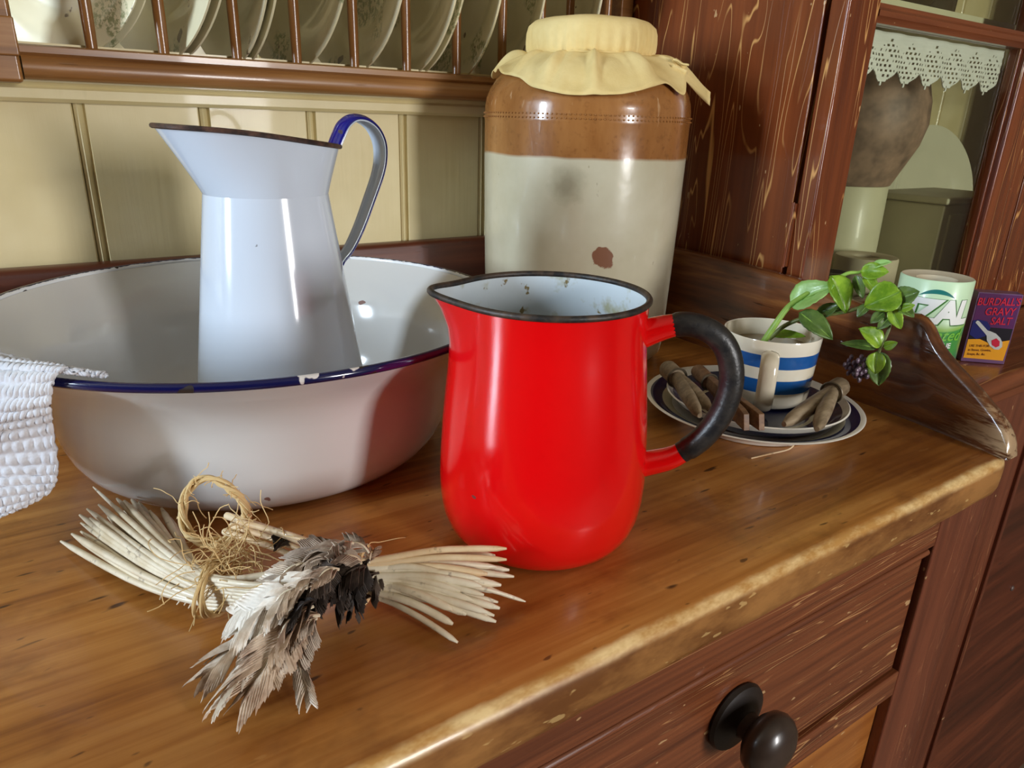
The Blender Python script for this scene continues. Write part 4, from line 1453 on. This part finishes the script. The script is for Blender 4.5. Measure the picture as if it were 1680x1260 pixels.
for k, (b, tp, w, m_, push) in enumerate(LV):
    pb = mp(b[0], b[1], push)
    pt = mp(tp[0], tp[1], push - 0.004 if k not in (4,) else push)
    sc = 1 / FPX * (pb - Vector((0, 0, CAMZ))).dot(_fw)
    leaf(mint, pb, pt, w * sc * 1.12, m_, (-0.55 + 0.3 * math.sin(k * 2.1), -0.45 + 0.3 * math.cos(k * 1.7), 0.55), 0.25 + 0.2 * math.sin(k), k)
fl = MB()
for k in range(46):
    a, b2 = random.random() * 2 * PI, math.acos(random.uniform(-1, 1))
    dr_ = Vector((math.sin(b2) * math.cos(a), math.sin(b2) * math.sin(a), math.cos(b2)))
    c = mp(1408, 603, -0.002)
    e = c + dr_ * random.uniform(0.007, 0.0135)
    fl.ellipsoid(c.lerp(e, 0.85), 0.0022, 0.0018, 0.0026, 7, 5)
fo = fl.build('flower_head', 'leaf_purple', mint)
fo['label'] = 'small purple mint flower head'
MB().tube(smooth_path([mp(1440, 582, -0.003), mp(1425, 592, -0.003), mp(1410, 601, -0.002)], 8), 0.0007, 6).build('stem', 'stem_dark', mint)

# ================================================================ wrapped roll and carton on the cupboard ledge
TC = Vector((0.822, 0.381, 0))
TR, TH = 0.0365, 0.104


def roll_mat():
    m = M('green_roll_wrapper', 0.32, 0.25)
    x = m.xyz()
    az = m.math('ARCTAN2', x[1], x[0])
    wav = m.math('MULTIPLY', m.math('SINE', m.math('MULTIPLY', az, 2.0)), 0.003)
    z = m.math('ADD', x[2], wav)
    lowg = m.mix(m.step(z, 0.030, 0.012), S(70, 152, 70), S(34, 116, 92))
    c = m.mix(m.step(z, 0.0515, 0.0535), lowg, S(150, 196, 96))
    c = m.mix(m.step(z, 0.0545, 0.062), c, S(206, 236, 196))
    m.color(c)
    return m.m


MAT['roll_wrap'] = roll_mat()
tr = thing('wrapped_paper_roll', 'toilet roll in a green and white printed wrapper on the cupboard ledge', 'toilet roll', TC)
MB().lathe(TC, [(0.020, 0.0005), (TR - 0.001, 0.0005), (TR, 0.002), (TR, TH - 0.0015), (TR - 0.0012, TH)], 72).build('wrapper', 'roll_wrap', tr, True, sharp=50)
MB().lathe(TC, [(TR - 0.0012, TH), (0.034, TH - 0.0004), (0.028, TH - 0.0022), (0.0205, TH - 0.003), (0.0200, TH - 0.006), (0.0200, 0.0005)], 72).build('paper_end', 'roll_paper', tr, True, sharp=50)
TAZ = math.atan2(-TC.y, -TC.x) + 0.06


def on_roll(x, z, lift=0.0004):
    a = TAZ + x / TR
    return TC + Vector(((TR + lift) * math.cos(a), (TR + lift) * math.sin(a), z))


def roll_text(body, size, z0, x0, mat, bold=0.0, shear=0.0, spacing=1.0, lift=0.0004, zs=1.0, name='lettering'):
    me = text_mesh(body, size, bold, shear, spacing, 'CENTER')
    return mesh_to(me, lambda x, y: on_roll(x + x0, z0 + y * zs, lift), name, mat, tr, 14)


roll_text('IZAL', 0.0345, 0.0590, 0.0095, 'print_dgreen', 0.0028, 0.12, 0.92, 0.0003)
roll_text('IZAL', 0.0345, 0.0595, 0.0087, 'print_white', 0.0019, 0.12, 0.92, 0.0007)
roll_text('Medicated', 0.0180, 0.0400, 0.001, 'print_lime', 0.0002, 0.35, 1.0, 0.0005)
roll_text('TOILET TISSUE', 0.0082, 0.0315, 0.002, 'print_white', 0.0002, 0.0, 1.0, 0.0005)
arc = MB()
rows = []
for i in range(25):
    x = -0.018 + 0.036 * i / 24
    h = 0.0088 * (1 - (x / 0.0182) ** 2)
    rows.append([on_roll(x + 0.002, 0.0865 + h * 0.45, 0.0003), on_roll(x + 0.002, 0.0865 + h, 0.0003)])
arc.grid(rows).build('printed_arc', 'roll_teal', tr)

QL, QR = Vector((0.8835, 0.3615, 0)), Vector((0.9165, 0.3285, 0))
PH, PT = 0.0835, 0.018
pk = thing('gravy_salt_carton', 'small plum and orange printed carton with a spoon beside the wrapped roll', 'carton', (QL + QR) / 2)
pu = (QR - QL).normalized()
PW = (QR - QL).length
pn = Vector((pu.y, -pu.x, 0))          # faces the camera
if pn.dot(Vector((-1, -1, 0))) < 0:
    pn = -pn


def pk_at(x, z, lift=0.0):
    return QL + pu * x + Vector((0, 0, z)) + pn * lift


b = MB()
b.add([pk_at(0, 0.0005), pk_at(PW, 0.0005), pk_at(PW, PH), pk_at(0, PH), pk_at(0, 0.0005, -PT), pk_at(PW, 0.0005, -PT), pk_at(PW, PH, -PT), pk_at(0, PH, -PT)],
      [(0, 1, 2, 3), (5, 4, 7, 6), (4, 0, 3, 7), (1, 5, 6, 2), (3, 2, 6, 7), (4, 5, 1, 0)])
b.build('carton_body', 'pack_side', pk, True, 0.0006)


def pk_poly(name, pts, mat, lift):
    m = MB()
    m.add([pk_at(x * PW, z * PH, lift) for x, z in pts], [tuple(range(len(pts)))])
    return m.build(name, mat, pk, False)


pk_poly('printed_panel', [(0.04, 0.52), (0.97, 0.52), (0.97, 0.985), (0.04, 0.985)], 'pack_plum', 0.0003)
pk_poly('printed_panel', [(0.04, 0.27), (0.97, 0.27), (0.97, 0.52), (0.04, 0.52)], 'pack_black', 0.0003)
pk_poly('printed_panel', [(0.04, 0.06), (0.95, 0.06), (0.97, 0.36), (0.55, 0.29), (0.30, 0.345), (0.04, 0.33)], 'pack_orange', 0.0005)
pk_poly('printed_panel', [(0.04, 0.40), (0.22, 0.34), (0.42, 0.40), (0.47, 0.52), (0.36, 0.60), (0.16, 0.62), (0.04, 0.60)], 'pack_blue', 0.0006)


def pk_text(body, size, x, z, mat, bold=0.0, zs=1.0, align='CENTER', lift=0.0008):
    me = text_mesh(body, size, bold, 0.05, 0.95, align)
    return mesh_to(me, lambda a, c: pk_at(x * PW + a, z * PH + c * zs + a * 0.06, lift), 'lettering', mat, pk)


pk_text("BURDALL'S", 0.0094, 0.50, 0.835, 'pack_red', 0.00012, 1.3)
pk_text('GRAVY', 0.0100, 0.58, 0.70, 'pack_red', 0.00012, 1.25)
pk_text('SALT', 0.0102, 0.66, 0.57, 'pack_red', 0.00012, 1.2)
pk_text('USE THIS FOR', 0.0036, 0.10, 0.225, 'pack_brown', 0.00003, 1.1, 'LEFT')
pk_text('in Stews, Gravies,', 0.0036, 0.10, 0.165, 'pack_brown', 0.00005, 1.1, 'LEFT')
pk_text('Soups, &c. &c.', 0.0036, 0.10, 0.105, 'pack_brown', 0.00005, 1.1, 'LEFT')
sp = [(0.12, 0.585), (0.16, 0.60), (0.42, 0.455)]
pk_poly('printed_spoon', [(0.10, 0.575), (0.13, 0.605), (0.17, 0.60), (0.42, 0.475), (0.50, 0.465), (0.62, 0.44), (0.74, 0.385), (0.82, 0.32), (0.84, 0.26), (0.78, 0.215), (0.68, 0.215), (0.56, 0.26), (0.46, 0.335), (0.43, 0.40), (0.38, 0.43), (0.14, 0.555)], 'spoon', 0.0009)
pk_poly('printed_spoon_bowl', [(0.56, 0.34), (0.66, 0.375), (0.75, 0.335), (0.77, 0.27), (0.70, 0.245), (0.60, 0.275)], 'pack_red', 0.0011)

# ================================================================ crocheted cloth over the basin rim
def on_basin(px, py, R):
    """where a sight line first meets an upright cylinder of radius R about the basin's axis"""
    d = sight(px, py)
    a = d.x * d.x + d.y * d.y
    bq = -2 * (d.x * BC.x + d.y * BC.y)
    cq = BC.x ** 2 + BC.y ** 2 - R * R
    disc = max(bq * bq - 4 * a * cq, 0)
    tt = (-bq - math.sqrt(disc)) / (2 * a)
    return Vector((0, 0, CAMZ)) + d * tt


def rim_pt(az, R, z):
    p = Vector((0.128 + R * math.cos(az), 0.527 + R * math.sin(az), z))
    e = Vector((0, 0, CAMZ))
    return e + (p - e) * 1.0423


def az_of(px, py, z=0.12):
    p = at(px, py, z) - BC
    return math.atan2(p.y, p.x)


CTRL = [[rim_pt(math.radians(d), R, z) for d, R, z in r] for r in (
    # inside the basin, over the rim, down the outside; columns run from the far end round to the free, folded corner
    [(185, .160, .112), (198, .163, .114), (208, .167, .117), (217, .1725, .1220), (226, .1765, .1250), (232, .1795, .1262)],
    [(185, .175, .125), (198, .176, .126), (208, .177, .127), (217, .179, .1280), (224.5, .181, .1282), (230, .1825, .1276)],
    [(185, .1905, .124), (198, .191, .124), (208, .191, .1245), (216, .190, .1262), (222, .1885, .1275), (225.5, .186, .128)],
    [(185, .195, .107), (197, .196, .107), (206, .197, .107), (214.5, .1985, .108), (219.5, .194, .110), (223.5, .1885, .112)],
    [(185, .195, .090), (196, .196, .090), (204, .199, .089), (210, .204, .089), (214.5, .195, .092), (221, .183, .096)],
    [(185, .197, .074), (194, .198, .073), (201, .202, .071), (206.5, .208, .070), (212, .196, .072), (219.5, .181, .071)],
    [(185, .198, .060), (194, .199, .058), (202, .204, .056), (208, .210, .055), (213, .198, .057), (218, .183, .058)],
    [(185, .198, .050), (195, .200, .047), (204, .205, .045), (210, .208, .043), (213, .201, .046), (215.5, .188, .052)],
)]
NUc, NVc = 150, 190
cols_dense = [smooth_path(r, NUc) for r in CTRL]
dense = []
tr_cols = [smooth_path([cols_dense[i][j] for i in range(len(CTRL))], NVc) for j in range(NUc + 1)]
G = [[tr_cols[j][i] for j in range(NUc + 1)] for i in range(NVc + 1)]
rows = []
for i in range(NVc + 1):
    row = []
    for j in range(NUc + 1):
        p = G[i][j]
        du = G[i][min(j + 1, NUc)] - G[i][max(j - 1, 0)]
        dv = G[min(i + 1, NVc)][j] - G[max(i - 1, 0)][j]
        nn = du.cross(dv)
        nn = nn.normalized() if nn.length > 1e-12 else Vector((0, 0, 1))
        if nn.dot(p - (BC + Vector((0, 0, 0.08)))) < 0 and i > 40:
            nn = -nn
        ribs = i / NVc * 19
        rid = 0.5 + 0.5 * math.cos(2 * PI * ribs)
        kn = 0.5 + 0.5 * math.cos(2 * PI * (j / NUc * 30 + 0.5 * (round(ribs) % 2)) + 0.8 * noise.noise((i * 0.2, j * 0.3, 4)))
        h = 0.0019 * (rid ** 0.8) * (0.35 + 0.65 * kn) + 0.0007 * noise.noise((i * 0.35, j * 0.45, 0.3))
        row.append(p + nn * h)
    rows.append(row)
ck = MB().grid(rows).build('crochet_cloth', 'crochet', None, True, sharp=180, solid=0.0022)
tag(ck, 'white crocheted cotton cloth draped over the left of the basin rim', 'cloth')

# ================================================================ bundle of quills and feathers tied with twine
T1 = at(352, 962, 0.022)
bun = thing('quill_bundle', 'bundle of dried feather quills tied with jute twine in front of the basin', 'feather bundle', (T1.x, T1.y, 0))


def quill(path, r0, r1, mat='quill', tipcut=True):
    n = 14
    pth = smooth_path(path, n)
    rad = [r0 + (r1 - r0) * i / n for i in range(n + 1)]
    if tipcut:
        rad[-1] = rad[-1] * 0.35
        rad[-2] = rad[-2] * 0.85
    return MB().tube(pth, rad, 8).build('quill', mat, bun, True, sharp=60)


rnd = random.Random(11)
LQ = [(100, 888, .0045), (122, 880, .007), (133, 872, .010), (133, 858, .012), (131, 845, .014), (143, 835, .017), (170, 836, .014), (153, 799, .010), (192, 818, .018), (216, 820, .013),
      (228, 824, .010), (265, 834, .012), (150, 868, .005), (178, 848, .008), (205, 838, .006), (240, 846, .006), (160, 884, .004),
      (118, 876, .012), (148, 850, .020), (162, 828, .020), (182, 826, .021), (204, 822, .021), (246, 838, .016), (196, 862, .012), (230, 866, .010), (170, 858, .016), (280, 850, .010)]
nL = len(LQ)
for k, (px, py, z) in enumerate(LQ):
    s = k / nL
    ty = 998 - 56 * ((py - 890) / -70 if py < 890 else 0) * 0.85 + rnd.uniform(-4, 4)
    ty = min(max(ty, 948), 992)
    tip = at(px, py, z)
    zz = 0.008 + 0.028 * (1000 - ty) / 62
    root = at(350 + rnd.uniform(-3, 3), ty, zz)
    far = at(430 + rnd.uniform(-10, 10), ty - 6, zz + 0.004)
    m1 = at(px + (350 - px) * 0.52, py + (ty - py) * 0.52 + 16 - 6 * s, (z + zz) / 2 + 0.002)
    thin = 0.0012 if k == 7 else rnd.uniform(0.0017, 0.0024)
    quill([far, root, m1, tip], thin * 0.8, thin)
RQ = [(831, 900, .032), (831, 918, .028), (814, 930, .020), (843, 946, .014), (819, 971, .012), (794, 976, .016), (820, 998, .009), (817, 988, .010), (811, 1010, .006), (814, 1020, .0045), (743, 1024, .006),
      (751, 1054, .0035), (769, 991, .012), (806, 954, .016), (800, 942, .021), (790, 962, .019), (780, 1000, .006), (765, 1008, .008), (835, 935, .012), (812, 912, .023), (822, 960, .014), (788, 950, .021), (776, 985, .014), (800, 1005, .010), (755, 970, .018), (742, 1000, .012), (728, 940, .024)]
for k, (px, py, z) in enumerate(RQ):
    f = (py - 900) / 155
    root = at(608 + rnd.uniform(-6, 6), 918 + 62 * f + rnd.uniform(-3, 3), 0.030 - 0.020 * f)
    far = at(520 + rnd.uniform(-10, 10), 925 + 40 * f, 0.030 - 0.014 * f)
    mid = root.lerp(at(px, py, z), 0.5) + Vector((0, 0, 0.003))
    thin = rnd.uniform(0.0017, 0.0025)
    quill([far, root, mid, at(px, py, z)], thin * 0.85, thin, 'quill_tan' if k in (0, 1, 13, 14) else 'quill')
quill([at(610, 950, .02), at(700, 955, .02), at(790, 965, .016), at(862, 987, .004)], 0.0014, 0.0011)
for (a, b_, r) in (((372, 846, .034), (548, 912, .034), 0.0022), ((380, 862, .030), (540, 922, .030), 0.0020), ((392, 856, .038), (560, 908, .036), 0.0019), ((368, 872, .028), (520, 930, .026), 0.0019)):
    quill([at(*a), at((a[0] + b_[0]) / 2, (a[1] + b_[1]) / 2 - 4, a[2] + .004), at(*b_)], r, r * 0.8, 'quill_tan')
for k in range(9):
    quill([at(338, 948 + 6 * k, .030 - .0024 * k), at(400, 958 + 5.5 * k, .036 - .0026 * k), at(478 + 3 * k, 962 + 7 * k, .038 - .002 * k)], 0.0017, 0.0013)
# short barb stubs left along the lowest quill
stub = MB()
for px, py, qx, qy in ((268, 968, 262, 984), (258, 964, 253, 973), (300, 980, 290, 992), (308, 984, 302, 993), (316, 988, 309, 998), (286, 974, 280, 982)):
    stub.tube([at(px, py, .006), at((px + qx) / 2, (py + qy) / 2, .004), at(qx, qy, .002)], [0.0006, 0.0005, 0.0003], 5)
stub.build('barb_stub', 'quill', bun)


def feather(root, tip, width, mat, seed, bend=0.004, side_tilt=0.0, split=0.5):
    """shaft with barbs zipped into ragged blades on both sides; every barb is a real strip"""
    rg = random.Random(seed)
    root, tip = Vector(root), Vector(tip)
    ax = tip - root
    full = ax.length
    L = full - min(width * 0.75, full * 0.35)
    ax.normalize()
    upv = Vector((0, 0, 1)) - ax * ax.z
    upv = upv.normalized()
    sd = ax.cross(upv)
    nn = (upv * math.cos(side_tilt) + sd * math.sin(side_tilt)).normalized()
    sd = ax.cross(nn)
    sway = rg.uniform(-0.10, 0.10) * L

    def spine(s):
        return root + ax * L * s + nn * bend * 4 * s * (1 - s) + sd * sway * 4 * s * (1 - s)
    vane = MB()
    for sg in (-1, 1):
        s = 0.03
        while s < 0.97:
            s1 = min(s + rg.uniform(0.12, 0.34), 0.99)
            nb = rg.randint(6, 9)
            sm = (s + s1) / 2
            w = width * 0.5 * (math.sin(PI * min(1.0, 0.16 + sm * 0.84)) ** 0.5) * rg.uniform(0.8, 1.1)
            ang = rg.uniform(0.26, 0.50) if width < full * 0.4 else rg.uniform(0.62, 0.95)
            dirv = ax * math.cos(ang) + sd * sg * math.sin(ang)
            bl = min(w / max(math.sin(ang), 0.4), full * 0.42)
            cup = rg.uniform(0.0, 0.55)
            end = rg.uniform(-0.35, 0.25)
            hb = (s1 - s) * L * 0.90
            cols = []
            for q in range(nb * 2 + 1):
                e = q / (nb * 2)
                z = (0.00035 if q % 2 else -0.00015)
                p0 = spine(s + (s1 - s) * (e * 1.25 - 0.12))
                col = []
                for rr3 in (0.0, 0.3, 0.6, 0.85, 1.0):
                    sp_ = (e - 0.5) * hb * 2
                    along = ax * sp_ * (1.0 - 0.30 * rr3 ** 2)
                    jag = rg.uniform(-0.10, 0.06) * bl if rr3 == 1.0 else 0.0
                    p = spine(sm) + along + dirv * (bl * rr3 + jag) + nn * (z + bl * (cup * rr3 * (1 - rr3) * 1.2 + end * rr3 * rr3 * 0.5))
                    if rr3 == 0.0:
                        p = p.lerp(p0, 0.7)
                    p.z = max(p.z, 0.0012 + (0.0003 if q % 2 else 0))
                    col.append(p)
                cols.append(col)
            vane.grid(cols)
            s = s1 - 0.012
    o = vane.build('feather', mat, bun, True, sharp=50)
    pts = [spine(t_) + nn * 0.0002 for t_ in [j / 10 for j in range(11)]]
    for q in pts:
        q.z = max(q.z, 0.0016)
    MB().tube(pts, [0.0008 - 0.00006 * j for j in range(11)], 6).build('shaft', mat if 'dark' in mat else 'quill', o)
    return o


FE = [
    # pale, crumpled vanes hanging towards the front of the board
    ((478, 985, .028), (303, 1142, .003), .020, 'feather_pale', .005), ((488, 1000, .026), (338, 1202, .002), .020, 'feather_pale', .006), ((494, 1005, .028), (366, 1192, .004), .020, 'feather_brown', .007),
    ((505, 1000, .030), (414, 1166, .004), .026, 'feather_brown', .008), ((498, 1040, .014), (521, 1176, .002), .012, 'feather_pale', .004), ((500, 950, .040), (352, 1052, .010), .032, 'feather_pale', .006),
    ((518, 960, .042), (356, 1072, .010), .034, 'feather_pale', .008), ((515, 995, .036), (452, 1122, .006), .036, 'feather_brown', .010), ((525, 1010, .032), (430, 1110, .012), .034, 'feather_brown', .008),
    ((520, 1010, .030), (486, 1100, .006), .026, 'feather_grey', .006), ((505, 965, .044), (420, 1045, .026), .030, 'feather_pale', .006), ((480, 945, .038), (384, 1008, .020), .026, 'feather_pale', .003),
    # the dark middle
    ((545, 912, .046), (512, 1010, .020), .040, 'feather_dark', .008), ((580, 912, .042), (548, 1018, .008), .040, 'feather_dark', .008), ((622, 940, .026), (556, 1024, .005), .040, 'feather_dark', .006),
    ((560, 925, .046), (480, 1022, .022), .036, 'feather_dark', .006), ((606, 918, .036), (580, 1002, .010), .036, 'feather_dark', .006), ((545, 940, .040), (504, 1044, .012), .032, 'feather_dark', .006),
    ((625, 935, .024), (606, 1000, .006), .030, 'feather_dark', .003), ((600, 930, .040), (530, 985, .030), .030, 'feather_dark', .004), ((520, 985, .044), (470, 1040, .030), .024, 'feather_dark', .004),
    ((560, 960, .030), (590, 1022, .004), .010, 'feather_dark', .002),
    # grey and pale over the top
    ((565, 900, .048), (470, 925, .038), .030, 'feather_grey', .004), ((550, 892, .046), (462, 948, .040), .028, 'feather_grey', .004), ((580, 892, .046), (512, 935, .050), .030, 'feather_grey', .004),
    ((605, 908, .040), (548, 886, .044), .028, 'feather_grey', .003), ((592, 925, .042), (534, 908, .052), .026, 'feather_grey', .003), ((540, 940, .052), (470, 985, .044), .022, 'feather_pale', .005),
    ((556, 935, .054), (500, 975, .052), .018, 'feather_pale', .003), ((500, 925, .044), (436, 968, .036), .026, 'feather_grey', .004), ((450, 905, .034), (486, 878, .030), .020, 'feather_dark', .003),
    ((605, 925, .030), (614, 894, .032), .018, 'feather_brown', .002), ((596, 965, .016), (614, 990, .006), .014, 'feather_pale', .002), ((520, 1015, .034), (470, 1065, .026), .020, 'feather_grey', .003),
]
for k, (a, b_, w, m_, bend) in enumerate(FE):
    feather(at(*a), at(*b_), w, m_, 100 + k, bend, 0.35 * math.sin(k * 1.9), 0.55)

# twine: bindings round the neck of the bundle, a hanging loop and loose fibres
bdir = (at(430, 958, .022) - at(300, 948, .02)).normalized()
bs1 = bdir.cross(Vector((0, 0, 1))).normalized()
bs2 = bs1.cross(bdir).normalized()
for k in range(6):
    c = at(343 + 4.2 * k, 968 - 1.5 * k, 0.021)
    ring = []
    for j in range(36):
        a = 2 * PI * j / 36
        ring.append(c + bs1 * math.cos(a) * 0.0142 + bs2 * math.sin(a) * 0.0132 + bdir * 0.003 * math.sin(a + k))
    for q in ring:
        q.z = max(q.z, 0.0016)
    MB().tube(ring, 0.0010, 7, True).build('twine_binding', 'twine', bun)
for c, R2, z0 in ((at(600, 944, 0.020), 0.0150, 0.0),):
    ring = []
    for j in range(36):
        a = 2 * PI * j / 36
        q = c + bs1 * math.cos(a) * R2 + bs2 * math.sin(a) * R2
        q.z = max(q.z, 0.0015)
        ring.append(q)
    MB().tube(ring, 0.0011, 7, True).build('twine_binding', 'twine', bun)
LC = at(352, 838, 0.040)
lu = Vector((0.82, -0.57, 0)).normalized()
lw = Vector((0.10, 0.14, 0.98)).normalized()
lcen = LC
core = []
for j in range(64):
    a = 2 * PI * j / 64
    core.append(lcen + lu * math.cos(a) * 0.0185 + lw * math.sin(a) * 0.0188 + Vector((-0.55, -0.83, 0)) * 0.0030 * math.sin(2 * a))
for sgn in range(5):
    pth = []
    for j in range(160):
        a = 2 * PI * j / 160
        rr2 = (lu * math.cos(a) + lw * math.sin(a))
        c0 = lcen + lu * math.cos(a) * 0.0180 + lw * math.sin(a) * 0.0188 + Vector((-0.55, -0.83, 0)) * 0.0030 * math.sin(2 * a)
        tw = a * (3 + sgn % 2) + sgn * 2 * PI / 5
        th = 0.0013 + 0.0011 * (0.5 - 0.5 * math.sin(a)) + 0.0010 * noise.noise((math.cos(a) * 2 + sgn * 5, math.sin(a) * 2, 1))
        pth.append(c0 + rr2 * math.cos(tw) * th + lu.cross(lw) * math.sin(tw) * th)
    MB().tube(pth, 0.00105, 7, True).build('twine_loop', 'twine', bun)
tp0 = lcen - lw * 0.019
MB().tube(smooth_path([tp0, tp0.lerp(T1 + Vector((0, 0, 0.018)), 0.5) + Vector((0.002, 0, 0)), T1 + Vector((0, 0, 0.013))], 12), 0.0016, 8).build('twine_tail', 'twine', bun)
fib = MB()
rg = random.Random(5)


def fibre(p, spread, up, n=5, r=0.00028):
    d = Vector((rg.gauss(0, 1), rg.gauss(0, 1), rg.gauss(0, 1) * 0.7 + up)).normalized()
    pts = [Vector(p)]
    for _ in range(n):
        d = (d + Vector((rg.gauss(0, .45), rg.gauss(0, .45), rg.gauss(0, .4) - 0.08))).normalized()
        q = pts[-1] + d * spread / n
        q.z = max(q.z, 0.001)
        pts.append(q)
    fib.tube(smooth_path(pts, n * 2), r, 4)


for _ in range(120):
    fibre(T1 + bs1 * rg.uniform(-.012, .012) + Vector((rg.uniform(-.006, .02), rg.uniform(-.008, .008), rg.uniform(0.006, 0.020))), rg.uniform(.012, .034), 0.2)
for _ in range(70):
    a = rg.uniform(0, 2 * PI)
    fibre(lcen + lu * math.cos(a) * 0.0185 + lw * math.sin(a) * 0.0188, rg.uniform(.006, .020), -0.1 if math.sin(a) < 0 else 0.1)
for _ in range(18):
    fibre(lcen - lw * 0.019 + lu * rg.uniform(-.016, .014), rg.uniform(.012, .03), -0.5)
for a in ((540, 925), (600, 900), (610, 905), (430, 880), (450, 868)):
    fibre(at(a[0], a[1], 0.036), 0.03, 0.2)
fo = fib.build('loose_fibre', 'twine', bun)
fo['kind'] = 'stuff'

# a dry stalk on the board beside the plate
st = MB().tube(smooth_path([at(1232, 752, 0.0009), at(1262, 745, 0.0010), at(1292, 738, 0.0018), at(1302, 731, 0.0022)], 10), [0.0006] * 11, 6).build('straw_stalk', 'quill_tan')
tag(st, 'thin dry stalk lying on the dresser top beside the banded plate', 'straw')
